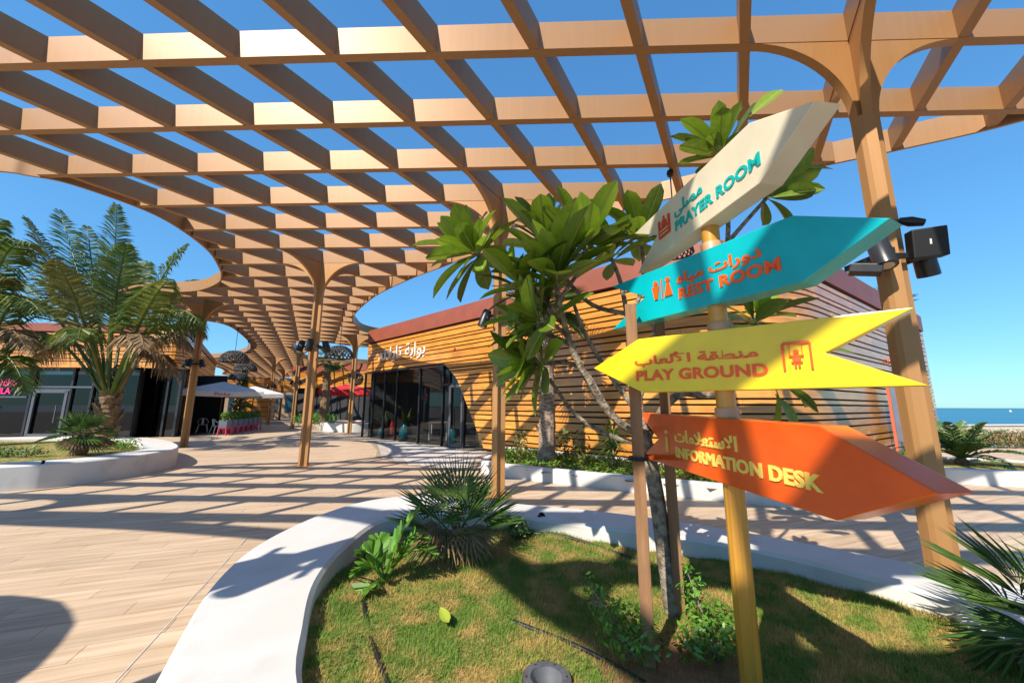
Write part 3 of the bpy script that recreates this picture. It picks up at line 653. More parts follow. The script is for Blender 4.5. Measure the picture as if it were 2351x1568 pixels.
shf = thing('display_shelf', 'dark shelf of small colourful goods at the back of the shop', 'shelf', wp(4.5, .013, -4.8))
for z in (.5, 1.1, 1.7, 2.3): mb = MB(); mb.bar(wp(2.8, z, -4.9), wp(8.5, z, -4.9), .4, .04); mb.build('board', STAKE, shf)
for k in range(12):
    m_ = [mat('turquoise_pot', (.02, .25, .28)), mat('red_vase', (.6, .06, .03)), mat('yellow_table', (.6, .45, .1)), WHITE, mat('straw_basket', (.6, .42, .16))][(k % 3)+(k//3) % 3]; s_ = 3.4+(k % 3)*1.9+random.uniform(-.3, .3); z = (.52, 1.12, 1.72, 2.32)[k//3]; lb_ = '%s vessel on the %s shelf at the back of the shop' % (['turquoise', 'red', 'yellow', 'white', 'straw'][(k % 3)+(k//3) % 3], ['lowest', 'second', 'third', 'top'][k//3])
    p = wp(s_, z, -4.85); r = random.uniform(.12, .18); h = random.uniform(.28, .42); t = thing('shelf_item', lb_, 'vessel', p, 'goods on the shop shelf'); mb = MB(); mb.lathe(p, [(r*.7, 0), (r, h*.4), (r*.5, h*.85), (r*.6, h)], 10); mb.build('body', m_, t)
# fire alarm sounders
def sounder(p, nrm, label):
    t = thing('alarm_sounder', label, 'alarm', p, 'red alarm sounders'); M = rotm(nrm); mb = MB(); mb.lathe(p, [(.075, 0), (.075, .05), (.05, .10), (0, .115)], 16, M); smooth_angle(mb.build('horn', mat('alarm_red', (.5, .015, .015), None, 3, .3), t)); mb = MB(); mb.lathe(p, [(.085, -.005), (.085, .012)], 16, M); mb.build('base', REDP, t)
sounder(wp(7.5, 3.78, .006), (bn.x, bn.y, 0), 'round red alarm sounder above the shop glass')
rd = (Vector((14.2, 13.6))-corner).normalized(); rn = Vector((rd.y, -rd.x)); q = corner+rd*8.4
sounder(Vector((q.x+rn.x*.01, q.y+rn.y*.01, 3.05)), (rn.x, rn.y, 0), 'round red alarm sounder on the shaded right wall')
# beach shower on the right wall
q = corner+rd*7.1+rn*.22; q0 = corner+rd*7.1
sh = thing('shower_station', 'coral framed outdoor shower on the shaded right wall', 'shower', (q.x, q.y, 0))
for k in (-.38, .38):
    mb = MB(); c = q+rd*k; mb.bar((c.x, c.y, .0), (c.x, c.y, 2.45), .09, .07, up=Vector((rn.x, rn.y, 0))); mb.build('post', REDP, sh)
mb = MB(); c0 = q-rd*.33; c1 = q+rd*.33; mb.bar((c0.x, c0.y, 1.3), (c1.x, c1.y, 1.3), .03, 2.2); mb.build('back_panel', mat('grey_panel', (.3, .3, .33), None, 3, .4), sh)
mb = MB(); e = q+rn*.42; mb.lathe((e.x, e.y, .55), [(.32, -.02), (.40, 0), (.40, .03), (.34, .03), (.30, .0)], 24); smooth_angle(mb.build('basin', mat('blue_green_basin', (.03, .22, .30), None, 4, .2), sh))
mb = MB(); mb.bar((e.x, e.y, 0), (e.x, e.y, .54), .18); mb.build('pedestal', REDP, sh)
for z in (1.0, 1.7): mb = MB(); mb.tube([(c1.x, c1.y, z), (c1.x+rn.x*.12, c1.y+rn.y*.12, z), (c1.x+rn.x*.13, c1.y+rn.y*.13, z-.06)], .014, 8); mb.build('tap', GREYM, sh)

# ---- left building
AB = thing('glazed_building', 'left restaurant with timber slat fascia over dark glazing', 'building', (-20, 19, 0))
apath = rounded([(-40, 17.6), (-16.6, 18.9), (-27.5, 35.0)], [0, 1.0, 0], 8)
ua = (Vector((-16.6, 18.9))-Vector((-40, 17.6))).normalized(); na = Vector((ua.y, -ua.x))
def apt(x, z, d=0.): t = (x+40)/ua.x; q = Vector((-40, 17.6))+ua*t+na*d; return Vector((q.x, q.y, z))
mb = MB(); ribbon(mb, apath, 3.5, 5.55, -.25, -.06); mb.build('upper_wall', BACK, AB, fix=True)
aL = sum((Vector(apath[i])-Vector(apath[i-1])).length for i in range(1, len(apath)))
for z0, z1 in slat_heights(3.52, 5.2):
    s_ = 9.
    while s_ < aL-.05:
        e_ = min(aL, s_+random.uniform(2.6, 4.4)); mb = MB(); ribbon(mb, apath, z0, z1, -.055, random.uniform(-.004, .004), s_, e_-.006); mb.build('slat', SLAT, AB, fix=True); s_ = e_
mb = MB(); ribbon(mb, apath, 5.2, 5.6, -.06, .03); mb.build('roof_band', BAND, AB, fix=True)
mb = MB(); ribbon(mb, apath, 3.40, 3.51, -2.5, .0); mb.build('soffit', SLAT, AB, fix=True)
mb = MB(); mb.prism(ccw([(-40, 17.8), (-17, 19.1), (-27.6, 34.8), (-42, 36)]), 5.4, 5.45); mb.build('roof', BACK, AB)
mx = [-27.0, -25.9, -23.95, -22.1, -21.1, -18.8, -17.5, -16.9]
mlean = -.0
for a, b in zip(mx[:-1], mx[1:]):
    mb = MB(); mb.add([apt(a, .04, -.6), apt(b, .04, -.6), apt(b, 3.4, -.6), apt(a, 3.4, -.6)], [(0, 1, 2, 3)]); mb.build('pane', GLASSD, AB)
for a in mx: mb = MB(); mb.bar(apt(a, 0, -.58), apt(a, 3.4, -.58), .11, .14, up=Vector((na.x, na.y, 0))); mb.build('mullion', DARKF, AB)
mb = MB()
for x0, x1, z in ((-23.9, -21.1, 2.45), (-23.9, -22.1, 2.30)): mb.bar(apt(x0, z, -.54), apt(x1, z, -.54), .1, .09)
mb.build('transom', GREYM, AB)
dm = MB()
for x in (-23.75, -22.25): dm.bar(apt(x, .03, -.52), apt(x, 2.3, -.52), .13, .07, up=Vector((na.x, na.y, 0)))
for z in (.1, 2.22): dm.bar(apt(-23.75, z, -.52), apt(-22.25, z, -.52), .07, .13)
dm = dm.build('door', GREYM, AB); mb = MB(); mb.bar(apt(-22.55, .7, -.44), apt(-22.55, 1.55, -.44), .04); mb.build('door_handle', GREYM, dm)
mb = MB(); mb.bar(apt(-26.9, 1.95, -.53), apt(-24.1, 1.95, -.53), .05, .07); mb.build('rail', GREYM, AB)
put_text('neon_lettering', 'IDERS', (-25.75, -24.72, 2.50, 2.82), lambda s, z, n=0.: apt(s, z, -.56+n), NEON, AB, .0, .03)
put_text('neon_lettering', 'NILA', (-25.75, -24.95, 2.10, 2.40), lambda s, z, n=0.: apt(s, z, -.56+n), NEON, AB, .0, .03)
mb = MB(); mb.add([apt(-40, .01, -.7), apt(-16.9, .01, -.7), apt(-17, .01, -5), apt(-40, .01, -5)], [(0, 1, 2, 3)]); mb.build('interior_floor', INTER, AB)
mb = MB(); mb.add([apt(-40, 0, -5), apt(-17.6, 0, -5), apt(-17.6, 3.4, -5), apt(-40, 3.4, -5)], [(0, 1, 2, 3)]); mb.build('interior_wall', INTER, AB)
# side wall of the left building: slatted bay, dark glazing and vertical bars
us = (Vector((-27.5, 35))-Vector((-16.6, 18.9))).normalized(); nsd = Vector((us.y, -us.x))
def spt(s, z, d=0.): q = Vector((-16.6, 18.9))+us*s+nsd*d; return Vector((q.x, q.y, z))
mb = MB(); mb.add([spt(.8, 0, -.9), spt(19, 0, -.9), spt(19, 3.45, -.9), spt(.8, 3.45, -.9)], [(0, 1, 2, 3)]); mb.build('side_glazing', GLASSD, AB)
mb = MB(); mb.add([spt(.8, 0, -1.6), spt(19, 0, -1.6), spt(19, 3.45, -1.6), spt(.8, 3.45, -1.6)], [(0, 1, 2, 3)]); mb.build('side_wall', INTER, AB)
for k in range(14): mb = MB(); mb.bar(spt(1.2+k*.55, 0, -.25), spt(1.2+k*.55, 3.45, -.25), .05, .08); mb.build('screen_bar', BRONZE2 if k % 3 else DARKF, AB)
for s in (4.3, 6.6):
    mb = MB(); mb.bar(spt(s, 3.7, .02), spt(s, 5.0, .02), .28, .06, up=Vector((nsd.x, nsd.y, 0))); mb.build('slit_window', BLACK, AB)
mb = MB(); a = apt(-18.7, 0, -.66); b = apt(-17.6, 0, -.66)
for z0, z1 in slat_heights(.1, 3.38): mb = MB(); mb.bar(apt(-18.7, (z0+z1)/2, -.75), apt(-17.55, (z0+z1)/2, -.75), .04, z1-z0); mb.build('inner_slat', SLAT, AB)

# ---- far right building with red lettering
CB = thing('timber_building', 'distant timber slatted restaurant with red lettering and red brown roof band', 'building', (-11, 36, 0))
c0 = Vector((-22.5, 38.5)); c1 = Vector((-6.5, 33.5)); cpath = rounded([(-23.5, 44), tuple(c0), tuple(c1), (-5, 40)], [0, .5, .5, 0], 4)
uc = (c1-c0).normalized(); nc = Vector((uc.y, -uc.x))
def cpt(s, z, d=0.): q = c0+uc*s+nc*d; return Vector((q.x, q.y, z))
mb = MB(); ribbon(mb, cpath, 3.4, 5.5, -.25, -.06); mb.build('upper_wall', BACK, CB, fix=True)
for z0, z1 in slat_heights(3.4, 4.85): mb = MB(); ribbon(mb, cpath, z0, z1, -.055, 0); mb.build('slat', SLAT, CB, fix=True)
mb = MB(); ribbon(mb, cpath, 4.85, 5.5, -.06, .03); mb.build('roof_band', BAND, CB, fix=True)
mb = MB(); ribbon(mb, cpath, 0, 3.4, -.6, -.5); mb.build('dark_front', INTER, CB, fix=True)
for k in range(13): mb = MB(); mb.bar(cpt(.6+k*1.25, 0, -.45), cpt(.6+k*1.25, 3.4, -.45), .08); mb.build('mullion', DARKF, CB)
mb = MB(); ribbon(mb, cpath, 3.3, 3.41, -.5, .04); mb.build('canopy', SLAT, CB, fix=True)
put_text('arabic_lettering', ar('FEEA FEF4 FEA0 FEE8 FED8 _ FEAA FEE6 FEB0'), (10.6, 15.4, 3.75, 4.75), lambda s, z, n=0.: cpt(s, z, .06+n), mat('sign_red', (.65, .02, .015), None, 3, .4), CB, .02, .06)
mb = MB(); mb.prism(ccw([(-23, 44), (-22.4, 38.8), (-6.7, 33.9), (-5.3, 40)]), 5.3, 5.35); mb.build('roof', BACK, CB)

# ---- buildings closing the walkway
EB = thing('round_tower', 'round tan timber clad tower behind the parasol terrace', 'tower', (-27.5, 41, 0)); tc = Vector((-27.5, 41.0))
for k, (z0, z1) in enumerate(slat_heights(0, 4.4, (.5, .42, .55))): mb = MB(); mb.lathe((tc.x, tc.y, 0), [(1.9, z0), (1.9, z1)], 28); mb.build('board_ring', SLAT, EB, smooth=False)
mb = MB(); mb.lathe((tc.x, tc.y, 0), [(1.86, 0), (1.86, 4.45), (0, 4.5)], 24); mb.build('core', BACK, EB)
HB = thing('cafe_building', 'tan cafe front with dark windows at the end of the walkway', 'building', (-36, 48, 0))
e0 = Vector((-46, 40)); e1 = Vector((-17, 58)); ue = (e1-e0).normalized(); ne = Vector((ue.y, -ue.x)); EL = (e1-e0).length
def ept(s, z, d=0.): q = e0+ue*s+ne*d; return Vector((q.x, q.y, z))
mb = MB(); v = [ept(0, 0), ept(EL, 0), ept(EL, 5.2), ept(0, 5.2), ept(0, 0, -4), ept(EL, 0, -4), ept(EL, 5.2, -4), ept(0, 5.2, -4)]; mb.add(v, [(0, 1, 2, 3), (1, 5, 6, 2), (4, 0, 3, 7), (3, 2, 6, 7), (5, 4, 7, 6)]); mb.build('wall', TAN, HB)
for k in range(11):
    s = 1.2+k*3.0; mb = MB(); mb.bar(ept(s, 1.85, .03), ept(s+2.2, 1.85, .03), .05, 2.3); wnd = mb.build('window', BLUEG, HB)
    mb = MB(); mb.bar(ept(s+1.1, .7, .07), ept(s+1.1, 3.0, .07), .06); mb.build('window_bar', WHITE, wnd)
for z0, z1 in slat_heights(3.5, 4.9, (.35, .3)): mb = MB(); mb.bar(ept(0, (z0+z1)/2, .05), ept(EL, (z0+z1)/2, .05), .06, z1-z0); mb.build('slat', SLAT, HB)

# ---- pendant lamps hanging from the pergola
def pendant(p, r, label, cord, sphere=False):
    t = thing('pendant_lamp', label, 'pendant lamp', p, 'woven pendant lamps under the pergola')
    mb = MB(); mb.tube([(p.x, p.y, p.z+r*.55), (p.x, p.y, HP-.03)], .012, 6); mb.build('cord', BLACK, t)
    mb = MB(); mb.lathe((p.x, p.y, HP-.10), [(.05, 0), (.06, .05), (.05, .094)], 12); mb.build('ceiling_cap', BLACK, t)
    mb = MB(); nu, nv = 20, 7
    prof = []
    for k in range(nv+1):
        a = (math.pi/2*.95)*(1-k/nv)+.06 if not sphere else math.pi*(.46-.9*k/nv)
        prof.append((r*math.cos(a), r*(.92 if not sphere else .95)*math.sin(a)))
    for s in (1, -1):
        for u in range(nu):
            pts = [(p.x+pr*math.cos(2*math.pi*(u+s*k*.55)/nu), p.y+pr*math.sin(2*math.pi*(u+s*k*.55)/nu), p.z+z) for k, (pr, z) in enumerate(prof)]
            for a, b in zip(pts[:-1], pts[1:]): mb.bar(a, b, .035*r/.6)
    mb.build('woven_shade', WOVEN, t)
    mb = MB()
    for k in (2, 4, nv):
        pr, z = prof[k]; mb.tube([(p.x+pr*math.cos(a), p.y+pr*math.sin(a), p.z+z) for a in np.linspace(0, 2*math.pi, 25)], .028*r/.6, 5)
    mb.build('hoop', WOVEN, t)
    mb = MB(); mb.lathe(p, [(0, -.02), (.06, .02), (.07, .1), (.03, .2)], 10); mb.build('bulb_holder', BLACK, t)
pendant(AtY(537, 832, 19.5), .66, 'large dark woven dome pendant above the parasol terrace', 1)
pendant(AtY(563, 852, 23.5), .62, 'dark woven pendant just right of the large dome', 1)
pendant(AtY(547, 872, 30), .66, 'smaller looking woven pendant below the large dome', 1)
pendant(AtY(779, 822, 15.2), .54, 'dark woven dome pendant right of the central column', 1)
pendant(AtY(817, 870, 24.5), .46, 'dark woven ball pendant in front of the red lettering', 1, True)
_g = G(1538, 392, HP); pendant(Vector((_g.x, _g.y, AtY(1555, 585, _g.y).z)), .27, 'woven pendant hidden behind the cream arrow board', 1)

# ================================================================= GRASS AND PLANTING
LIGHT_XY = G(1255, 1543, .33)
def turf_z(x, y): return -.13*np.exp(-(((x-LIGHT_XY.x)**2+(y-LIGHT_XY.y)**2)/.10**2)**4)+.30+.035*np.sin(x*1.7+.5)*np.cos(y*1.5)+.018*np.sin(x*5.1+y*3.3)+.010*np.sin(x*11-y*9)
def turf(name, poly, zf, parent_label, step, mat_, blades, bl=(.02, .05)):
    xs = [p[0] for p in poly]; ys = [p[1] for p in poly]; gx = np.arange(min(xs)-step, max(xs)+step, step); gy = np.arange(min(ys)-step, max(ys)+step, step)
    X, Y = np.meshgrid(gx, gy); Z = zf(X, Y); big = offset_poly(poly, -.10); mb = MB(); nx = len(gx)
    ok = inside(big, X.ravel()+step/2, Y.ravel()+step/2).reshape(X.shape)
    mb.v = list(zip(X.ravel(), Y.ravel(), Z.ravel()))
    for r in range(len(gy)-1):
        for c in range(nx-1):
            if ok[r, c]: mb.f.append((r*nx+c, r*nx+c+1, (r+1)*nx+c+1, (r+1)*nx+c))
    used = sorted(set(i for f in mb.f for i in f)); mp = {u: k for k, u in enumerate(used)}; mb.v = [mb.v[u] for u in used]; mb.f = [tuple(mp[i] for i in f) for f in mb.f]
    o = mb.build(name, mat_, smooth=True); tag(o, kind='structure')
    N = blades; x = rng.uniform(min(xs), max(xs), N*2); y = rng.uniform(min(ys), max(ys), N*2); k = inside(offset_poly(poly, .01), x, y); x = x[k][:N]; y = y[k][:N]
    n = len(x); L = rng.uniform(bl[0], bl[1], n); a = rng.uniform(0, 2*np.pi, n); e = rng.uniform(.25, 1.3, n); z = zf(x, y)-.004
    w = .0016+.0012*rng.random(n); px, py = -np.sin(a)*w, np.cos(a)*w
    V = np.empty((n, 3, 3)); V[:, 0] = np.stack([x-px, y-py, z], 1); V[:, 1] = np.stack([x+px, y+py, z], 1)
    V[:, 2] = np.stack([x+np.cos(a)*np.cos(e)*L, y+np.sin(a)*np.cos(e)*L, z+np.sin(e)*L], 1)
    me = bpy.data.meshes.new('grass'); me.from_pydata(V.reshape(-1, 3).tolist(), [], np.arange(n*3).reshape(-1, 3).tolist()); me.materials.append(BLADE)
    g = bpy.data.objects.new('grass', me); link(g); tag(g, parent_label, 'grass', kind='stuff')
turf('turf', near_in, turf_z, 'short dry green turf inside the foreground planter', .05, GRASSM, 170000)
turf('turf', left_in, lambda x, y: .36+.03*np.sin(x*1.3)*np.cos(y), 'patchy turf inside the left planter', .3, GRASSM, 15000, (.04, .09))
turf('soil_bed', far_in, lambda x, y: .20+0*x, 'low green plants edging the right building planter', .3, SOIL, 500)
turf('soil_bed', alley_in, lambda x, y: .42+0*x, 'planting in the distant walkway planter', .4, SOIL, 300)

def leaf_cards(mb, c, rad, n, size, up=.4, flat=1.):
    """many small leaf faces spread through an ellipsoid"""
    for k in range(n):
        d = Vector((random.gauss(0, 1), random.gauss(0, 1), random.gauss(0, 1))).normalized()*random.random()**.4
        p = Vector(c)+Vector((d.x*rad[0], d.y*rad[1], d.z*rad[2])); nrm = (d+Vector((random.uniform(-.8, .8), random.uniform(-.8, .8), up+random.uniform(-.5, .6)))).normalized()
        t = nrm.orthogonal().normalized(); t = Quaternion(nrm, random.uniform(0, 6.28)) @ t; b = nrm.cross(t); s = size*random.uniform(.6, 1.3)
        mb.add([p-t*s, p-t*s*.2+b*s*.42, p+t*s, p-t*s*.2-b*s*.42], [(0, 1, 2, 3)])
def bushy(name, label, cat, base, blobs, size, dens, m, stems=4, group=None):
    t = thing(name, label, cat, base, group); mb = MB()
    for (dx, dy, dz, rx, ry, rz) in blobs: leaf_cards(mb, (base[0]+dx, base[1]+dy, base[2]+dz), (rx, ry, rz), int(dens*rx*ry*rz*1000), size)
    mb.build('foliage', m, t)
    mb = MB()
    for k in range(stems):
        b = random.choice(blobs); mb.tube([(base[0]+random.uniform(-.03, .03), base[1]+random.uniform(-.03, .03), base[2]-.02), (base[0]+b[0]*.5, base[1]+b[1]*.5, base[2]+b[2]*.6), (base[0]+b[0], base[1]+b[1], base[2]+b[2])], [.008, .006, .003], 5)
    mb.build('stems', BARK, t); return t

# ---- feather palm fronds
def frond(name, base, ctrl, tip, parent, m, n=46, ll=.75, droop=.5, w=.022, rw=.028, jit=.15, broad=False, t0=.16):
    B, C, T = Vector(base), Vector(ctrl), Vector(tip); mb = MB(); pts = []
    for k in range(15): t = k/14; pts.append(B*(1-t)**2+C*2*t*(1-t)+T*t*t)
    mb.tube(pts, [rw*(1-.9*k/14)+.003 for k in range(15)], 5)
    for k in range(n):
        t = t0+(1-t0)*(k+.5)/n; p = B*(1-t)**2+C*2*t*(1-t)+T*t*t; d = ((C-B)*(1-t)+(T-C)*t).normalized()
        sd_ = d.cross(Vector((0, 0, 1)));  sd_ = sd_.normalized() if sd_.length > .05 else Vector((1, 0, 0)); upv = sd_.cross(d)
        L = ll*math.sin(math.pi*min(1, .18+.80*t))**.7*random.uniform(.85, 1.1)
        for s in (-1, 1):
            dirv = (d*random.uniform(.55, .8)+sd_*s*random.uniform(.75, 1)+upv*random.uniform(.05, .35)).normalized()
            m1 = p+dirv*L*.5+Vector((0, 0, -droop*L*.16)); e = p+dirv*L*.88+Vector((0, 0, -droop*L*random.uniform(.4, .75))); ww = (d*.8+upv*random.uniform(-.6, .6)).normalized()*w
            q = dirv*L*.0
            if broad: mb.add([p, p+dirv*L*.35+ww, p+dirv*L*.8+ww*.8, p+dirv*L, p+dirv*L*.8-ww*.8, p+dirv*L*.35-ww], [(0, 1, 2, 3, 4, 5)])
            else: mb.add([p-ww*.5, p+ww*.5, m1+ww, m1-ww, e], [(0, 1, 2, 3), (3, 2, 4)])
    return mb.build(name, m, parent)
def palm_trunk(parent, p, h, r0, r1, m=FIBRE, n=12, rough=.12):
    mb = MB(); K = 22
    pts = []; rad = []
    for k in range(K):
        t = k/(K-1); pts.append((p[0]+.05*math.sin(t*3), p[1], p[2]-.05+h*t)); rad.append((r0+(r1-r0)*t)*(1+rough*(1 if k % 2 else -1)*.5+random.uniform(-rough, rough)*.5))
    mb.tube(pts, rad, n); o = mb.build('trunk', m, parent)
    b = MB()
    for k in range(26):   # old leaf bases
        a = k*2.4; t = .15+.85*k/26; z = p[2]+h*t; r = (r0+(r1-r0)*t)*1.02; c = Vector((p[0]+math.cos(a)*r, p[1]+math.sin(a)*r, z)); o_ = Vector((math.cos(a), math.sin(a), 1.6)).normalized()
        sd_ = Vector((-math.sin(a), math.cos(a), 0))*r*.45; b.add([c-sd_, c+sd_, c+o_*r*.9+sd_*.4, c+o_*r*.9-sd_*.4], [(0, 1, 2, 3)])
    tag(b.build('leaf_bases', m, o), kind='stuff'); return o
pb = G(233, 1012, .38); PYD = pb.y
pal = thing('coconut_palm', 'big coconut palm with short thick trunk in the left planter', 'palm', (pb.x, pb.y, .36), 'coconut palms by the left restaurant')
cz = AtY(232, 900, PYD).z; palm_trunk(pal, (pb.x, pb.y, .36), cz-.36, .36, .25)
ctop = Vector((pb.x, pb.y, cz-.1))
def pf(tx, ty, dy, cx, cy, m, ll=1.0, droop=.6, n=88, bx=0):
    T = AtY(tx, ty, PYD+dy); C = AtY(cx, cy, PYD+dy*.5); a = math.atan2(T.y-ctop.y, T.x-ctop.x)
    b = ctop+Vector((math.cos(a)*.2, math.sin(a)*.2, .05)); frond('frond', b, C, T, pal, m, n, ll*1.2, droop*1.35, .030, .055, t0=.36)
for a in [(268, 470, .2, 262, 640, PALMG, 1.0, .3), (135, 482, 1.0, 190, 640, PALMG, 1.0, .35), (290, 560, -1.2, 255, 700, PALMG, 1.1, .35), (432, 560, .8, 330, 660, PALMG, .8, .6),
          (478, 652, 1.5, 380, 610, PALMY, .9, .7), (458, 742, -.6, 390, 640, PALMG, 1.0, 1.0), (440, 800, .8, 370, 690, PALMB, .9, 1.1), (30, 560, .6, 140, 610, PALMG, 1.0, .6),
          (-20, 690, -.5, 100, 620, PALMG, 1.0, .9), (20, 800, -1.2, 100, 690, PALMG, .9, 1.1), (90, 830, .6, 150, 700, PALMB, .9, 1.2), (60, 500, -.8, 150, 640, PALMY, 1.0, .4),
          (390, 640, -2.2, 330, 690, PALMG, 1.0, .8), (330, 800, -1.8, 320, 700, PALMB, .9, 1.2), (180, 780, -2.0, 190, 690, PALMG, .9, 1.1), (400, 860, .2, 350, 740, PALMB, .8, 1.2),
          (200, 520, 1.8, 215, 640, PALMG, 1.0, .4), (340, 600, 2.2, 290, 650, PALMG, 1.0, .6), (-60, 620, 1.4, 80, 600, PALMG, 1.0, .8), (130, 600, -2.6, 180, 680, PALMY, 1.0, .6), (470, 770, 2.0, 400, 670, PALMG, .9, 1.0)]: pf(*a)
p2 = Vector((-16.3, 11.6, .36)); pal2 = thing('coconut_palm', 'coconut palm at the left edge with fronds arching into view', 'palm', p2, 'coconut palms by the left restaurant'); palm_trunk(pal2, p2, 1.7, .45, .3)
for tx, ty, cx, cy, m in ((75, 560, -20, 520, PALMG), (10, 505, -90, 560, PALMG), (95, 720, 20, 610, PALMG), (60, 800, 0, 680, PALMB), (20, 640, -60, 600, PALMY), (60, 900, 10, 740, PALMG), (-40, 500, -120, 600, PALMG)):
    frond('frond', p2+Vector((0, 0, 1.65)), AtY(cx, cy, 11.6), AtY(tx, ty, 11.4), pal2, m, 80, 1.15, 1.0, .030, .055, t0=.3)

# ---- fan palms
def fan_leaf(mb, base, d, pet, blade, nseg, spread, w, droop=.1, up=Vector((0, 0, 1)), fold=.25):
    d = Vector(d).normalized(); hub = Vector(base)+d*pet; mb.bar(base, hub, .012, .008)
    sd_ = d.cross(up); sd_ = sd_.normalized() if sd_.length > .05 else Vector((1, 0, 0)); nv = sd_.cross(d)
    for k in range(nseg):
        a = (k/(nseg-1)-.5)*spread; L = blade*(1-.28*abs(a/spread*2)**1.6)*random.uniform(.92, 1.05); q = (d*math.cos(a)+sd_*math.sin(a)+nv*fold*abs(math.sin(a))*(1 if True else 0)).normalized()
        c = q.cross(nv).normalized()*w; m1 = hub+q*L*.5+Vector((0, 0, -droop*L*.08)); e = hub+q*L+Vector((0, 0, -droop*L*.5))
        mb.add([hub, m1+c, e, m1-c], [(0, 1, 2, 3)]); mb.add([hub, m1+c*.2+nv*w*.6, e], [(0, 1, 2)])
def fan_palm(name, label, base, leaves, m, group=None, trunk=None, seg=26, w=.011, dead=0, pet=.3, blade=.45, spread=3.4):
    t = thing(name, label, 'palm', base, group); b = Vector(base)
    if trunk: palm_trunk(t, base, *trunk); b = b+Vector((0, 0, trunk[0]))
    else:
        mb = MB(); mb.tube([b-Vector((0, 0, .03)), b+Vector((0, 0, .1)), b+Vector((0, 0, .2))], [.05, .055, .03], 8); mb.build('stem', FIBRE, t)
    for k, (az, el, s) in enumerate(leaves):
        mb = MB(); d = Vector((math.sin(R_(az))*math.cos(R_(el)), math.cos(R_(az))*math.cos(R_(el)), math.sin(R_(el))))
        fan_leaf(mb, b+Vector((0, 0, (.08 if el > -10 else .34) if not trunk else -.05)), d, pet*s, blade*s, seg, spread*(.75 if el > 60 else 1), w, .25 if el > 0 else .7)
        mb.build('fan_leaf', PALMB if k >= len(leaves)-dead else m, t)
    return t
fb = G(1048, 1262, .33)
fan_palm('fan_palm', 'spiky green fan palm in the foreground planter with dry lower leaves', fb, [(-75, 40, 1.1), (-50, 62, 1.2), (-15, 70, 1.2), (20, 72, 1.15), (55, 60, 1.1), (85, 40, 1.1), (105, 22, 1.0), (150, 50, .9), (-140, 45, .9), (-95, 22, 1.0), (0, 45, 1.0), (70, 30, 1.0), (-30, 35, 1.1), (35, 85, 1.2), (120, 60, 1.0), (175, 25, .7), (200, -34, .8), (170, -40, .78), (235, -30, .75), (140, -34, .75)], PALMD, w=.0068, dead=4, pet=.27, blade=.43, seg=17, spread=3.0)
fan_palm('fan_palm', 'dark green fan palm cut off by the right edge', (2.72, 1.98, .4), [(-62, 55, 1.0), (-75, 35, 1.1), (-90, 20, 1.1), (-100, 5, 1.0), (-55, 20, 1.0), (-120, 25, .9), (-80, -8, .9), (-40, 45, 1.0), (60, 50, 1), (120, 40, 1), (-130, -5, .8)], PALMD, w=.0075, dead=2, pet=.25, blade=.40, seg=20)
lb = G(177, 1043, .40)
fan_palm('fan_palm', 'small fan palm with stubby trunk in the left planter', lb, [(a, e, 1.0) for a, e in zip(range(0, 360, 24), [50, 15, 60, 5, 40, -10, 55, 20, 65, 0, 45, 10, 30, 70, 5])]+[(100, -25, 1), (70, -15, 1), (140, -20, 1)], PALMD, trunk=(.5, .16, .12), w=.014, dead=4, pet=.28, blade=.45, seg=20)
tb = G(1254, 1052, .25); tb.y = 9.6; tb.x = AtY(1254, 1040, 9.6).x; tb.z = .2
ph = AtY(1270, 700, 9.6).z; FIBRE2 = mat('pale_palm_fibre', (.42, .32, .25), (.17, .115, .075), 9, .95, 0, .9, 30, (1, 1, 2.5), ramp=(.38, .6))
fan_palm('tall_fan_palm', 'tall rough trunked fan palm against the timber wall', tb, [(a*23, e, 1.0) for a, e in enumerate([40, 10, 60, -20, 25, -35, 50, 5, -10, 35, -30, 15, 65, -15, 20, -40, 0])], PALMD, trunk=(ph-.2, .22, .15, FIBRE2), w=.02, dead=4, pet=.55, blade=.75, seg=20)
wb = G(735, 975, .4); wb = AtY(742, 955, 25.5); wb.z = .42
fan_palm('tall_fan_palm', 'tall fan palm in the distant planter beside the central column', wb, [(a*26, e, 1.0) for a, e in enumerate([40, 10, 60, -20, 25, -35, 50, 5, -10, 35, -30, 15, 65, -15])], PALMD, trunk=(4.2, .3, .2), w=.03, dead=2, pet=.6, blade=.9, seg=16)

# ================================================================= FRANGIPANI
fz = .30; fbx = Vector((1.02, 2.6, fz-.05))
fr_t = thing('frangipani_tree', 'frangipani tree with broad glossy leaves behind the signpost', 'tree', fbx)
def pth(L): return [AtY(*q) for q in L]
TR = pth([(1548, 1410, 2.58), (1528, 1280, 2.6), (1506, 1130, 2.62), (1488, 1040, 2.64), (1470, 960, 2.66), (1452, 880, 2.7)]); TR[0].z = fz-.05
mb = MB(); mb.tube(spline([tuple(p) for p in TR], 4, False), list(np.linspace(.054, .040, 21)), 12); trunk = smooth_angle(mb.build('trunk', BARK, fr_t))
mb = MB(); mb.tube(spline([tuple(p) for p in pth([(1530, 1290, 2.62), (1552, 1380, 2.66)])]+[(1.06, 2.66, fz-.05)], 4, False), .03, 8); mb.build('second_stem', BARK, fr_t)
def branch(L, r0, r1):
    P = spline([tuple(p) for p in pth(L)], 5, False); mb = MB(); mb.tube(P, list(np.linspace(r0, r1, len(P))), 8); smooth_angle(mb.build('branch', BARK, fr_t)); return Vector(P[-1]), (Vector(P[-1])-Vector(P[-3])).normalized()
BR = {}
BR['a'] = branch([(1478, 1000, 2.65), (1420, 968, 2.62), (1360, 890, 2.6), (1310, 790, 2.58), (1283, 690, 2.56), (1276, 640, 2.55)], .030, .017)
BR['b'] = branch([(1385, 925, 2.6), (1340, 850, 2.68), (1290, 832, 2.74), (1235, 838, 2.78)], .022, .013)
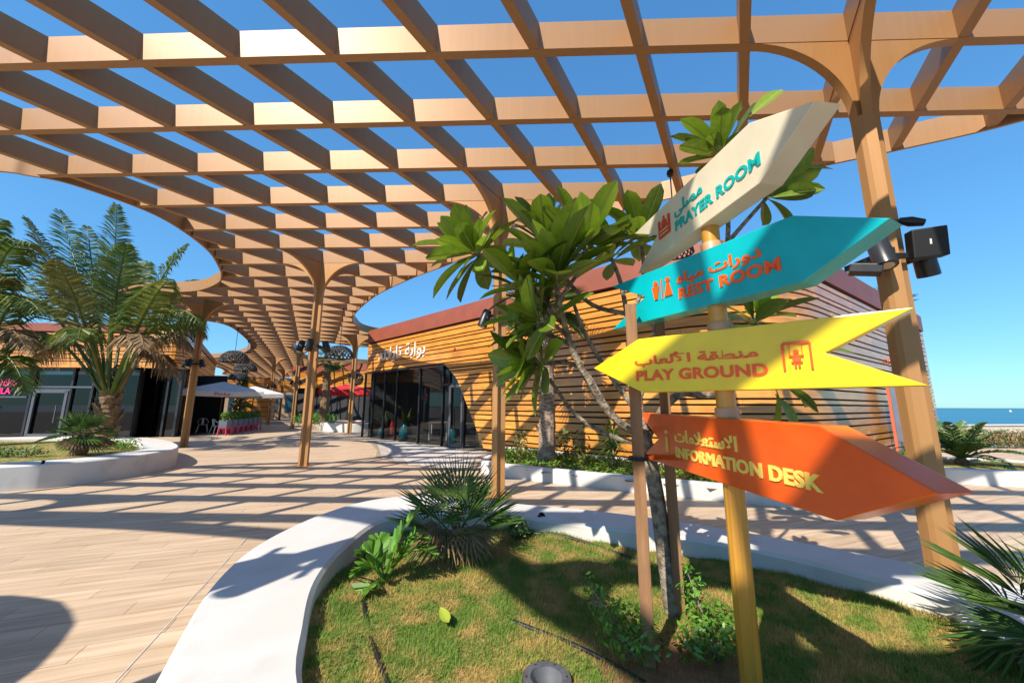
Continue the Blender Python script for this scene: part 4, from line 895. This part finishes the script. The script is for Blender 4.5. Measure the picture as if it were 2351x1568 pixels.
BR['c'] = branch([(1470, 965, 2.66), (1455, 850, 2.75), (1442, 740, 2.8), (1425, 650, 2.82), (1402, 588, 2.84)], .028, .014)
BR['d'] = branch([(1436, 720, 2.8), (1465, 690, 2.84), (1478, 620, 2.86), (1470, 545, 2.86)], .020, .013)
BR['e'] = branch([(1480, 1010, 2.64), (1530, 930, 2.72), (1600, 860, 2.8), (1650, 700, 2.85), (1672, 520, 2.85), (1655, 350, 2.8)], .032, .015)
BR['f'] = branch([(1560, 900, 2.76), (1650, 905, 2.78), (1720, 850, 2.75), (1740, 780, 2.72), (1735, 735, 2.7)], .026, .014)
BR['g'] = branch([(1668, 560, 2.85), (1720, 500, 2.8), (1765, 450, 2.72)], .018, .013)
BR['h'] = branch([(1290, 730, 2.57), (1220, 660, 2.66), (1150, 610, 2.7), (1090, 580, 2.72)], .02, .013)
BR['i'] = branch([(1310, 790, 2.58), (1262, 770, 2.7), (1228, 770, 2.78)], .018, .012)
BR['j'] = branch([(1436, 720, 2.8), (1360, 700, 2.86), (1300, 640, 2.9), (1255, 560, 2.92)], .02, .013)
BR['k'] = branch([(1720, 850, 2.75), (1780, 870, 2.66), (1800, 880, 2.62)], .018, .012)
def leaf_mesh(nm, m, curl, L=1., W=.37):
    mb = MB(); K = 9; rows = []
    for k in range(K):
        t = k/(K-1); w = W/2*(math.sin(math.pi*min(.97, .03+.94*t**1.15))**.6)*(.72+.38*t) if 0 < k < K-1 else .012
        y = L*(.10+.90*t); z = -curl*t*t*L; f = w*.28
        for x, dz in ((-w, f), (-w*.5, f*.42), (0, 0), (w*.5, f*.42), (w, f)): mb.v.append((x, y, z+dz))
    for k in range(K-1):
        for c in range(4): mb.f.append((k*5+c, k*5+c+1, k*5+6+c, k*5+5+c))
    n0 = len(mb.v); mb.tube([(0, 0, 0), (0, .06*L, -.0), (0, .12*L, -.002)], .010, 5)
    me = bpy.data.meshes.new(nm); me.from_pydata(mb.v, [], mb.f); me.materials.append(m); me.materials.append(VEIN)
    vb = []
    me2 = MB(); me2.v = list(mb.v); me2.f = list(mb.f)
    pts = [Vector((0, L*(.10+.90*k/8), -curl*(k/8)**2*L)) for k in range(9)]; b0_ = len(me2.f)
    for sgn in (1, -1):
        for a, b in zip(pts[:-1], pts[1:]):
            i = len(me2.v); me2.v += [(-.009, a.y, a.z+.006*sgn), (.009, a.y, a.z+.006*sgn), (.007, b.y, b.z+.006*sgn), (-.007, b.y, b.z+.006*sgn)]; me2.f.append((i, i+1, i+2, i+3))
    me = bpy.data.meshes.new(nm); me.from_pydata(me2.v, [], me2.f); me.materials.append(m); me.materials.append(VEIN)
    for k, p in enumerate(me.polygons):
        p.use_smooth = True
        if k >= b0_: p.material_index = 1
    return me
LM = [leaf_mesh('frangipani_leaf', LEAF, .10), leaf_mesh('frangipani_leaf', LEAF, .28), leaf_mesh('frangipani_leaf', LEAFO, .06), leaf_mesh('frangipani_leaf', LEAF, -.05, 1., .34), leaf_mesh('frangipani_leaf', LEAFO, .2)]
def put_leaf(p, d, nrm, L, k):
    d = Vector(d).normalized(); nrm = Vector(nrm); x = d.cross(nrm).normalized(); z = x.cross(d)
    M = Matrix(((x.x, d.x, z.x, p.x), (x.y, d.y, z.y, p.y), (x.z, d.z, z.z, p.z), (0, 0, 0, 1))) @ Matrix.Scale(L, 4)
    o = bpy.data.objects.new('leaf', LM[k]); COL.objects.link(o); o.parent = fr_t; o.matrix_local = Matrix.Translation(-Vector(fbx)) @ M
branch([(1466, 950, 2.68), (1400, 860, 2.72), (1345, 770, 2.72), (1318, 700, 2.7)], .02, .013); branch([(1482, 1020, 2.66), (1400, 1000, 2.74), (1320, 950, 2.8), (1262, 870, 2.82)], .018, .012); branch([(1465, 930, 2.68), (1500, 800, 2.8), (1500, 700, 2.85), (1520, 600, 2.86)], .018, .012)
def rosette(p, ax, n, L=.30, spread=(25, 95), face=None, arc=None):
    ax = Vector(ax).normalized(); t = ax.orthogonal().normalized()
    for k in range(n):
        f = k/max(1, n-1); ang = k*2.39996+random.uniform(-.25, .25); el = R_(spread[0]+(spread[1]-spread[0])*f**.8+random.uniform(-8, 8))
        rad = Quaternion(ax, ang) @ t; d = ax*math.cos(el)+rad*math.sin(el); d.z += .10-.12*f
        nrm = ax*math.sin(el)-rad*math.cos(el)+Vector((random.uniform(-.25, .25), random.uniform(-.25, .25), .2))
        put_leaf(p+ax*(-.07*f+.02), d, nrm, L*1.13*random.uniform(.75, 1.15)*(1 if f > .15 else .75), random.choice((0, 0, 1, 2, 3, 4)) if f > .2 else random.choice((2, 4)))
rosette(BR['a'][0], (-.12, -.25, 1), 34, .42, (4, 76)); rosette(BR['j'][0], (-.1, 0, 1), 28, .40, (6, 64)); rosette(BR['h'][0], (-.6, -.05, .55), 30, .36, (10, 108)); rosette(BR['c'][0], (-.25, 0, 1), 18, .33); rosette(BR['d'][0], (0, 0, 1), 22, .33)
rosette(BR['e'][0], (-.1, -.1, 1), 26, .35, (8, 90)); rosette(BR['g'][0], (.85, -.15, .35), 12, .36, (8, 75)); rosette(BR['f'][0], (.5, -.2, .9), 18, .36, (15, 100)); rosette(BR['b'][0], (-.7, -.1, -.05), 26, .36, (12, 95)); rosette(BR['i'][0], (-.5, 0, .9), 20, .33, (12, 95)); rosette(BR['k'][0], (.8, -.2, .1), 8, .30, (20, 100))
BR['l'] = branch([(1283, 690, 2.56), (1330, 620, 2.6), (1345, 565, 2.62)], .016, .012); rosette(BR['l'][0], (.15, -.1, 1), 20, .38, (6, 68)); BR['m'] = branch([(1290, 740, 2.6), (1230, 700, 2.6), (1195, 660, 2.6)], .016, .012); rosette(BR['m'][0], (-.4, -.2, .8), 18, .36, (12, 100))
BR['n'] = branch([(1300, 770, 2.6), (1268, 742, 2.55), (1240, 738, 2.52)], .014, .011); rosette(BR['n'][0], (-.6, -.3, .3), 13, .36, (15, 100))
put_leaf(AtY(1262, 735, 2.5), (-.55, -.05, -.8), (-.2, -1, .3), .30, 1); put_leaf(AtY(1780, 905, 2.6), (.5, -.1, -.8), (.3, -1, .2), .30, 1); put_leaf(AtY(1885, 800, 2.5), (1, -.1, -.12), (0, -.5, 1), .22, 2)
put_leaf(AtY(1762, 455, 2.55), (1, -.2, .02), (0, -.75, .6), .36, 3); put_leaf(AtY(1800, 395, 2.6), (1, -.1, .12), (0, -.7, .7), .36, 0); put_leaf(AtY(1720, 270, 2.65), (.75, -.1, .7), (-.4, -.8, .5), .36, 2)
# ---- stakes and strap
def stake(label, x0, y0, x1, y1, Y, w):
    a = AtY(x0, y0, Y); b = AtY(x1, y1, Y); a.z = fz-.08; t = thing('tree_stake', label, 'stake', (a.x, a.y, fz-.03), 'timber stakes of the frangipani')
    mb = MB(); mb.bar(a, b, w, w, up=Vector((.3, 1, 0))); mb.build('timber', STAKE, t, bevel=.004); return t
s1 = stake('front timber stake left of the frangipani trunk', 1490, 1510, 1447, 700, 2.16, .062)
s2 = stake('rear timber stake right of the frangipani trunk', 1562, 1415, 1512, 720, 2.56, .062)
c = AtY(1466, 1052, 2.16); mb = MB(); mb.tube([(c.x+.042*math.cos(a)*1.1, c.y+.042*math.sin(a)*1.1, c.z) for a in np.linspace(0, 6.28, 17)], .012, 6); d = AtY(1484, 1050, 2.6); mb.bar(c+Vector((.02, .03, 0)), d, .006, .035)
tag(mb.build('rubber_strap', BLACK), 'black rubber strap tying the frangipani to its stake', 'strap')

# ---- small plants in the foreground planter
def pinnate(name, label, base, fronds, m, ll, w, n, rw=.008):
    t = thing(name, label, 'plant', base)
    for (tx, ty, tY, cx, cy, cY) in fronds: frond('leaf_stalk', base, AtY(cx, cy, cY), AtY(tx, ty, tY), t, m, n, ll, .1, w, rw, broad=True)
    return t
zb = G(882, 1335, .33)
pinnate('cardboard_palm', 'low plant with paired oval leaflets near the planter rim', zb, [(962, 1170, 3.0, 905, 1230, 2.92), (815, 1320, 2.85, 850, 1270, 2.85), (825, 1270, 2.95, 860, 1250, 2.95), (1000, 1275, 2.9, 940, 1230, 2.9), (985, 1240, 3.0, 930, 1220, 2.95), (820, 1380, 2.75, 850, 1330, 2.8), (870, 1230, 3.1, 870, 1270, 3.0)], SHRUB, .15, .024, 12)
bushy('low_shrub', 'dark leafy shrub beside the stakes and signpost left', 'shrub', tuple(G(1450, 1500, .3)), [(-.02, .0, .12, .17, .14, .13), (-.10, .12, .18, .10, .09, .12), (.06, -.06, .08, .12, .10, .08), (-.16, .22, .22, .04, .04, .10)], .018, 120, SHRUB)
bushy('low_shrub', 'bright green small leaved shrub right against the sign pole', 'shrub', tuple(G(1640, 1500, .3)), [(.0, .0, .12, .17, .14, .13), (-.04, .10, .24, .09, .08, .12), (-.13, -.06, .07, .1, .1, .08), (-.05, .15, .34, .03, .03, .09)], .019, 150, SHRUB)
bushy('low_shrub', 'little dark plant next to the spike light and fan palm', 'shrub', tuple(G(1190, 1235, .33)), [(0, 0, .10, .10, .08, .10)], .035, 260, PALMD)
mb = MB(); p = G(1560, 1520, .3)
for k in range(1):
    xs, ys = np.meshgrid(np.linspace(-1, 1, 13), np.linspace(-1, 1, 11)); vs = [(p.x-.02+x*.40, p.y+y*.33, float(turf_z(p.x-.02+x*.4, p.y+y*.33))+.012*max(0, 1-x*x-y*y)+.004-.03*max(0, x*x+y*y-.8)) for x, y in zip(xs.ravel(), ys.ravel())]
    mb.add(vs, [(r*13+c, r*13+c+1, r*13+c+14, r*13+c+13) for r in range(10) for c in range(12)])
tag(mb.build('bare_soil', SOIL, smooth=True), kind='structure')
def on_turf(x, y, dz=0.):
    p = G(x, y, .3)
    for _ in range(4): p = G(x, y, float(turf_z(p.x, p.y)))
    return p+Vector((0, 0, dz))
# fallen leaf
p = on_turf(1008, 1408, .045); lo = bpy.data.objects.new('fallen_leaf', leaf_mesh('fallen_leaf', mat('fallen_leaf_green', (.30, .38, .035), None, 6, .4), -.12, 1., .40)); link(lo); lo.location = p; lo.scale = (.15, .22, .2); lo.rotation_euler = (R_(-4), R_(22), R_(-155)); tag(lo, 'single pale green leaf fallen on the turf', 'leaf')
p = on_turf(1345, 1392, .02); lo2 = bpy.data.objects.new('fallen_leaf', leaf_mesh('fallen_leaf_dry', mat('fallen_leaf_brown', (.32, .19, .12), None, 6, .7), .2, 1., .34)); link(lo2); lo2.location = p; lo2.scale = (.14,)*3; lo2.rotation_euler = (R_(10), R_(30), R_(-105)); tag(lo2, 'curled brown dead leaf beside the dark shrub', 'leaf')
# hoses
def hose(label, px, r=.011):
    P = spline([tuple(on_turf(x, y, r*.6+dz)) for x, y, dz in px], 8, False); mb = MB(); mb.tube(P, r, 8); tag(smooth_angle(mb.build('irrigation_hose', BLACK)), label, 'hose', 'black irrigation hoses')
hose('black irrigation hose curving from the shrub across the turf', [(1170, 1420, -.012), (1250, 1455, .0), (1320, 1485, .004), (1400, 1525, .004), (1480, 1572, .004)])
hose('black irrigation hose end below the cardboard palm', [(832, 1345, .0), (835, 1390, .004), (840, 1418, .0), (848, 1450, -.016)])
hose('black irrigation hose running out at the bottom edge', [(846, 1450, -.018), (858, 1490, .002), (872, 1530, .004), (890, 1580, .004)])
hose('black irrigation hose along the shaded far turf', [(1190, 1225, .0), (1290, 1232, .003), (1420, 1272, .003), (1560, 1318, .003), (1700, 1350, .0)])
# in-ground uplight
p = Vector((LIGHT_XY.x, LIGHT_XY.y, float(turf_z(LIGHT_XY.x+.14, LIGHT_XY.y))+.004)); ug = thing('inground_light', 'round steel uplight set into the turf at the bottom', 'light', p)
mb = MB(); mb.lathe(p, [(.074, .0), (.076, .030), (.112, .030), (.115, .022), (.115, -.06)], 36, None, False); smooth_angle(mb.build('ring', mat('steel_ring', (.34, .34, .35), (.24, .24, .25), 30, .38, .8), ug), 30)
mb = MB(); mb.lathe(p, [(.075, .028), (.060, -.05), (0.001, -.052)], 28, None, False); smooth_angle(mb.build('reflector', mat('bright_reflector', (.20, .21, .23), None, 20, .45, .4), ug))
mb = MB(); mb.lathe(p, [(.04, -.050), (.034, -.03), (.001, -.022)], 16, None, False); smooth_angle(mb.build('lens', mat('clear_lens', (.6, .62, .65), None, 60, .1, .2), ug))
for k in range(6): a = k*math.pi/3; mb = MB(); mb.lathe(p+Vector((.094*math.cos(a), .094*math.sin(a), 0)), [(.005, .030), (.005, .033), (0, .0335)], 8); mb.build('screw', DARKF, ug)
def spike(px, py, label):
    p = on_turf(px, py); t = thing('spike_light', label, 'light', p, 'small black spike lights'); mb = MB(); mb.tube([p-Vector((0, 0, .03)), p+Vector((0, 0, .07))], .008, 6); mb.build('spike', BLACK, t)
    mb = MB(); mb.lathe(p+Vector((0, 0, .10)), [(0, -.05), (.03, -.05), (.035, .05), (.03, .05), (.028, .03), (0, .03)], 16, rotm((.3, -.6, .5))); smooth_angle(mb.build('lamp_head', BLACK, t))
spike(1240, 1212, 'small black spike light by the far planter rim'); spike(843, 1300, 'small black spike light under the cardboard palm')

# ---- planting along the right building
mb = MB(); cand = [(random.uniform(-.6, 12.5), random.uniform(6.3, 12.5)) for _ in range(52000)]
ok = inside(offset_poly(far_in, .06), np.array([c[0] for c in cand]), np.array([c[1] for c in cand])); ok &= np.array([(Vector(c)-b0).dot(bn) > .12 or (Vector(c)-corner).dot(rn) > .12 for c in cand])
for (x, y), k in zip(cand, ok):
    if k:
        p = Vector((x, y, .21+random.random()**1.5*.13)); nrm = Vector((random.gauss(0, .5), random.gauss(0, .5), 1)).normalized(); t_ = nrm.orthogonal().normalized(); t_ = Quaternion(nrm, random.uniform(0, 6.28)) @ t_; b_ = nrm.cross(t_); s = random.uniform(.025, .05)
        mb.add([p-t_*s, p+b_*s*.55, p+t_*s, p-b_*s*.55], [(0, 1, 2, 3)])
tag(mb.build('ground_cover', COVER), 'bright green ground cover along the timber wall', 'ground cover', kind='stuff')
def spiky(name, label, base, n, L, w, m, stem=.5, group=None):
    t = thing(name, label, 'plant', base, group); mb = MB(); mb.tube([base, Vector(base)+Vector((0, 0, stem))], .03, 6); mb.build('stem', BARK, t); mb = MB()
    for k in range(n):
        a = random.uniform(0, 6.28); e = random.uniform(-.3, 1.4); b = Vector(base)+Vector((0, 0, stem*random.uniform(.3, 1))); d = Vector((math.cos(a)*math.cos(e), math.sin(a)*math.cos(e), math.sin(e))); l = L*random.uniform(.6, 1.1); sd_ = d.cross(Vector((0, 0, 1))).normalized()*w if abs(d.z) < .98 else Vector((w, 0, 0)); md = b+d*l*.5; e_ = b+d*l-Vector((0, 0, l*.22))
        mb.add([b, md+sd_, e_, md-sd_], [(0, 1, 2, 3)])
    mb.build('leaves', m, t)
q = AtY(1408, 1050, 8.6); spiky('dracaena', 'dark spiky dracaena against the timber wall', (q.x, q.y, .2), 190, .52, .02, PALMD, .75)
for k, (px, Y) in enumerate(((1195, 9.9), (1300, 9.3), (1335, 8.95))):
    q = AtY(px, 1040, Y); bushy('croton', ['yellow green croton left of the rough palm trunk', 'yellow green croton right of the rough palm trunk', 'low croton between the trunk and the dracaena'][k], 'plant', (q.x, q.y, .2), [(0, 0, .55, .22, .15, .4), (.05, 0, .2, .2, .15, .2)], .06, 8, PALMY)
bushy('low_hedge', 'low clipped green shrub behind the small fan palm', 'shrub', tuple(G(230, 1032, .38)), [(x, 0, .15, .35, .25, .18) for x in (-.8, -.3, .2, .7)], .035, 22, SHRUB)
bushy('low_hedge', 'dark green mound at the left end of the left planter', 'shrub', tuple(G(15, 1050, .38)), [(x, 0, .12, .35, .25, .16) for x in (-.5, 0, .5)], .035, 18, PALMD)
bushy('planter_shrub', 'green shrubs around the palm in the distant planter', 'shrub', (wb.x, wb.y-.5, .42), [(x, y, .35, .5, .4, .4) for x, y in ((-1, -.5), (0, -.6), (.8, 0), (-.4, .2))], .08, 2.2, SHRUB)
# ---- seaward side: cycad planter, hedge, low wall
cyb = G(2228, 1062, .3); cy_out = spline(ccw([(cyb.x+1.9*math.cos(a)*1.0, cyb.y+1.25*math.sin(a)) for a in np.linspace(0, 2*math.pi, 13)[:-1]]), 4)
planter('planter', cy_out, offset_poly(cy_out, .22), .3, .02, 'small round white planter holding the cycad at the right')
turf('turf', offset_poly(cy_out, .22), lambda x, y: .25+0*x, 'turf under the cycad', .3, GRASSM, 3000, (.04, .08))
cy = thing('cycad', 'dark green cycad in the round planter before the sea', 'cycad', (cyb.x-.2, cyb.y, .25)); mb = MB(); mb.lathe((cyb.x-.2, cyb.y, .25), [(.12, -.05), (.13, .08), (.08, .16)], 12); mb.build('trunk', FIBRE, cy)
for k in range(30):
    a = k*2.4; e = R_(random.choice((0, 15, 30, 45, 60))); b = Vector((cyb.x-.2, cyb.y, .40)); L = 1.15; d = Vector((math.cos(a)*math.cos(e), math.sin(a)*math.cos(e), math.sin(e))); T = b+d*L+Vector((0, 0, -.16)); frond('frond', b, b+d*.55+Vector((0, 0, .18)), T, cy, PALMD, 34, .24, .3, .016, .014)
hd = thing('hedge', 'low mixed hedge in front of the sea wall', 'hedge', (19, 16, 0)); mb = MB(); hp = [(14.6, 15.2), (17, 15.3), (20, 15.4), (23.5, 15.8), (27, 16.6)]
for a, b in zip(hp[:-1], hp[1:]):
    for k in range(7): t_ = k/7; leaf_cards(mb, (a[0]+(b[0]-a[0])*t_, a[1]+(b[1]-a[1])*t_, .36), (.48, .38, .40), 320, .06)
mb.build('foliage', HEDGE, hd)
mb = MB(); mb.bar((19.5, 19.4, .32), (29.8, 20.9, .32), .3, .66); wl_ = mb.build('sea_wall', SAND); tag(wl_, 'low pale wall between the hedge and the sea', 'wall')
mb = MB(); mb.bar((19.5, 19.4, .68), (29.8, 20.9, .68), .4, .06); mb.build('coping', PLAST, wl_)
pbk = AtY(2035, 690, 17.5); fan_palm('tall_fan_palm', 'fan palm crown showing behind the right roof edge', (pbk.x, pbk.y, 0), [(a*30, e, 1.0) for a, e in enumerate([40, 10, 60, 70, 25, 50, 5, 35, 65, 15, 30, 80])], PALMD, trunk=(pbk.z-.3, .25, .18), w=.03, pet=.5, blade=.8, seg=18)
mb = MB(); bp = AtY(2320, 945, 400); tag(mb.tube([(bp.x, bp.y, -2.3), (bp.x, bp.y, -1.2), (bp.x, bp.y, -.4)], [.9, .8, .1], 8).build('buoy', WHITE), 'tiny white buoy on the sea', 'buoy')

# ================================================================= TERRACE
def parasol(base, half, zt, zp, m, label, rot=0., text=None, valance=.28, cat='parasol', sides=4):
    t = thing('parasol', label, cat, base); b = Vector(base); Rz = Matrix.Rotation(R_(rot), 4, 'Z')
    cs = [Rz @ Vector((sx*half, sy*half*.9, 0)) for sx, sy in ((-1, -1), (1, -1), (1, 1), (-1, 1))] if sides == 4 else [Vector((half*math.cos(2*math.pi*k/sides), half*math.sin(2*math.pi*k/sides), 0)) for k in range(sides)]; S_ = sides
    mb = MB(); top = b+Vector((0, 0, zp)); vs = [top]+[b+c+Vector((0, 0, zt)) for c in cs]; md = [b+(cs[i]+cs[(i+1) % S_])/2*(1.0 if S_ == 4 else 1.01)+Vector((0, 0, zt-(.06 if S_ == 4 else 0))) for i in range(S_)]
    vs += md; mb.add(vs, [(0, 1+i, 1+S_+i) for i in range(S_)]+[(0, 1+S_+i, 1+(i+1) % S_) for i in range(S_)])
    mb.build('canopy', m, t)
    mb = MB(); ring = []
    for i in range(S_): ring += [vs[1+i], vs[1+S_+i]]
    low = [p-Vector((0, 0, valance)) for p in ring]; mb.add(ring+low, [(i, (i+1) % (2*S_), 2*S_+(i+1) % (2*S_), 2*S_+i) for i in range(2*S_)]); mb.build('valance', m, t)
    mb = MB(); mb.tube([b, b+Vector((0, 0, zp))], .035, 8); mb.build('pole', STAKE, t)
    mb = MB(); mb.box(b.x-.35, b.x+.35, b.y-.35, b.y+.35, 0.001, .08); mb.build('base', DARKF, t)
    mb = MB()
    for c in cs: mb.bar(b+Vector((0, 0, zp-.06)), b+c+Vector((0, 0, zt-.04)), .03)
    mb.build('ribs', STAKE, t)
    if text:
        fu = (Rz @ Vector((1, 0, 0))); fn = Rz @ Vector((0, -1, 0)); o_ = b+fn*half*.9
        put_text('lettering', text, (-.36, .36, zt-.27, zt-.08), lambda s, z, n=0.: Vector((o_.x, o_.y, 0))+fu*s+fn*(.03+n)+Vector((0, 0, z)), PINK, t, .0, .004)
    return t
u1 = Vector((-17.6, 23.2, 0)); parasol(u1, 2.0, 2.38, 3.0, CANVAS, 'big white square parasol with red lettering over the terrace', 37, 'Pinks')
u2 = Vector((-18.6, 27.5, 0)); parasol(u2, 1.7, 2.40, 2.95, CANVAS, 'second white parasol behind the lettered one', 37)
u3 = AtY(795, 985, 29); parasol(Vector((u3.x, u3.y, 0)), 1.7, 2.72, 3.2, REDC, 'red parasol in front of the distant restaurant', 8, None, .35)
parasol(Vector((-5.85, -.15, 0)), 1.4, 2.6, 3.0, CANVAS, 'round parasol out of view on the left that shades the near planks', 0, None, .2, 'parasol', 16)
def chair(base, rot, label):
    t = thing('metal_chair', label, 'chair', base, 'white metal terrace chairs'); M = Matrix.Translation(base) @ Matrix.Rotation(R_(rot), 4, 'Z'); P = lambda x, y, z: M @ Vector((x, y, z))
    mb = MB(); mb.box(-.2, .2, -.2, .2, .44, .46, M); mb.build('seat', WHITE, t)
    for sx in (-1, 1):
        for sy in (-1, 1): mb = MB(); mb.bar(P(sx*.18, sy*.18, .44), P(sx*.27, sy*.27, 0), .035, .02); mb.build('leg', WHITE, t)
    mb = MB(); mb.tube([P(-.24, -.08, .64), P(-.23, .16, .68), P(-.12, .24, .82), P(.12, .24, .82), P(.23, .16, .68), P(.24, -.08, .64)], .014, 6)
    mb.bar(P(0, .19, .46), P(0, .245, .82), .14, .012, up=Vector((1, 0, 0))); mb.bar(P(-.24, -.08, .64), P(-.2, -.15, .45), .02); mb.bar(P(.24, -.08, .64), P(.2, -.15, .45), .02); mb.build('backrest', WHITE, t)
c1_ = G(497, 997); chair(c1_, 150, 'white metal chair nearest to the pink stands'); c2_ = G(463, 993); chair(c2_, 215, 'white metal chair further left by the restaurant bars'); c3_ = G(520, 985); chair(c3_, 30, 'white metal chair half hidden behind the planter boxes')
# table
p = G(480, 985); t = thing('cafe_table', 'small cafe table between the white chairs', 'table', p); mb = MB(); mb.lathe(p, [(.0, .72), (.36, .72), (.36, .75), (0, .75)], 20); mb.build('table_top', STAKE, t); mb = MB(); mb.tube([p, p+Vector((0, 0, .72))], .03, 8); mb.build('leg', DARKF, t); mb = MB(); mb.lathe(p, [(.22, .001), (.22, .02), (0, .02)], 16); mb.build('foot', DARKF, t)
# planter boxes on pink stands along the terrace edge
L0 = G(508, 1000); L1 = G(592, 985); nb = 7
for k in range(nb):
    a = L0.lerp(L1, k/nb); b = L0.lerp(L1, (k+.86)/nb); d = (b-a).normalized(); nn = Vector((-d.y, d.x, 0)); nme = ['nearest', 'second', 'third', 'fourth', 'fifth', 'sixth', 'farthest'][k]
    t = thing('planter_box', f'grey planter box with clipped hedge on pink stand, {nme} in the terrace row', 'planter box', a, 'grey planter boxes along the terrace'); c = (a+b)/2; ln = (b-a).length
    M = Matrix.Translation(c) @ Matrix.Rotation(math.atan2(d.y, d.x), 4, 'Z')
    mb = MB(); mb.box(-ln/2, ln/2, -.18, .18, .42, .80, M); mb.build('box', mat('slate_grey', (.13, .15, .19), None, 4, .6), t)
    for sx in (-1, 1):
        for sy in (-1, 1): mb = MB(); mb.bar(M @ Vector((sx*(ln/2-.05), sy*.16, .42)), M @ Vector((sx*(ln/2-.02), sy*.19, 0)), .06, .05); mb.build('leg', PINK, t)
    mb = MB(); mb.box(-ln/2+.02, ln/2-.02, -.17, .17, .36, .419, M); mb.build('stand_top', PINK, t)
    mb = MB()
    for q in range(4): leaf_cards(mb, M @ Vector((-ln/2+ln*(q+.5)/4, 0, 1.0)), (ln/6, .2, .27), 130, .05)
    mb.build('hedge', SHRUB, t)
# slim tree behind the terrace
q = AtY(548, 960, 34); t = thing('cypress', 'slim yellow green cypress above the parasols', 'tree', (q.x, q.y, 0)); zt_ = AtY(548, 858, 34).z
mb = MB()
for k in range(9): f = k/8; leaf_cards(mb, (q.x, q.y, 1.2+(zt_-1.2)*f), (.9*(1-.75*f)+.12, .9*(1-.75*f)+.12, .5), 150, .14)
mb.build('crown', PALMY, t); mb = MB(); mb.tube([(q.x, q.y, 0), (q.x, q.y, zt_-.5)], [.12, .03], 8); mb.build('trunk', BARK, t)
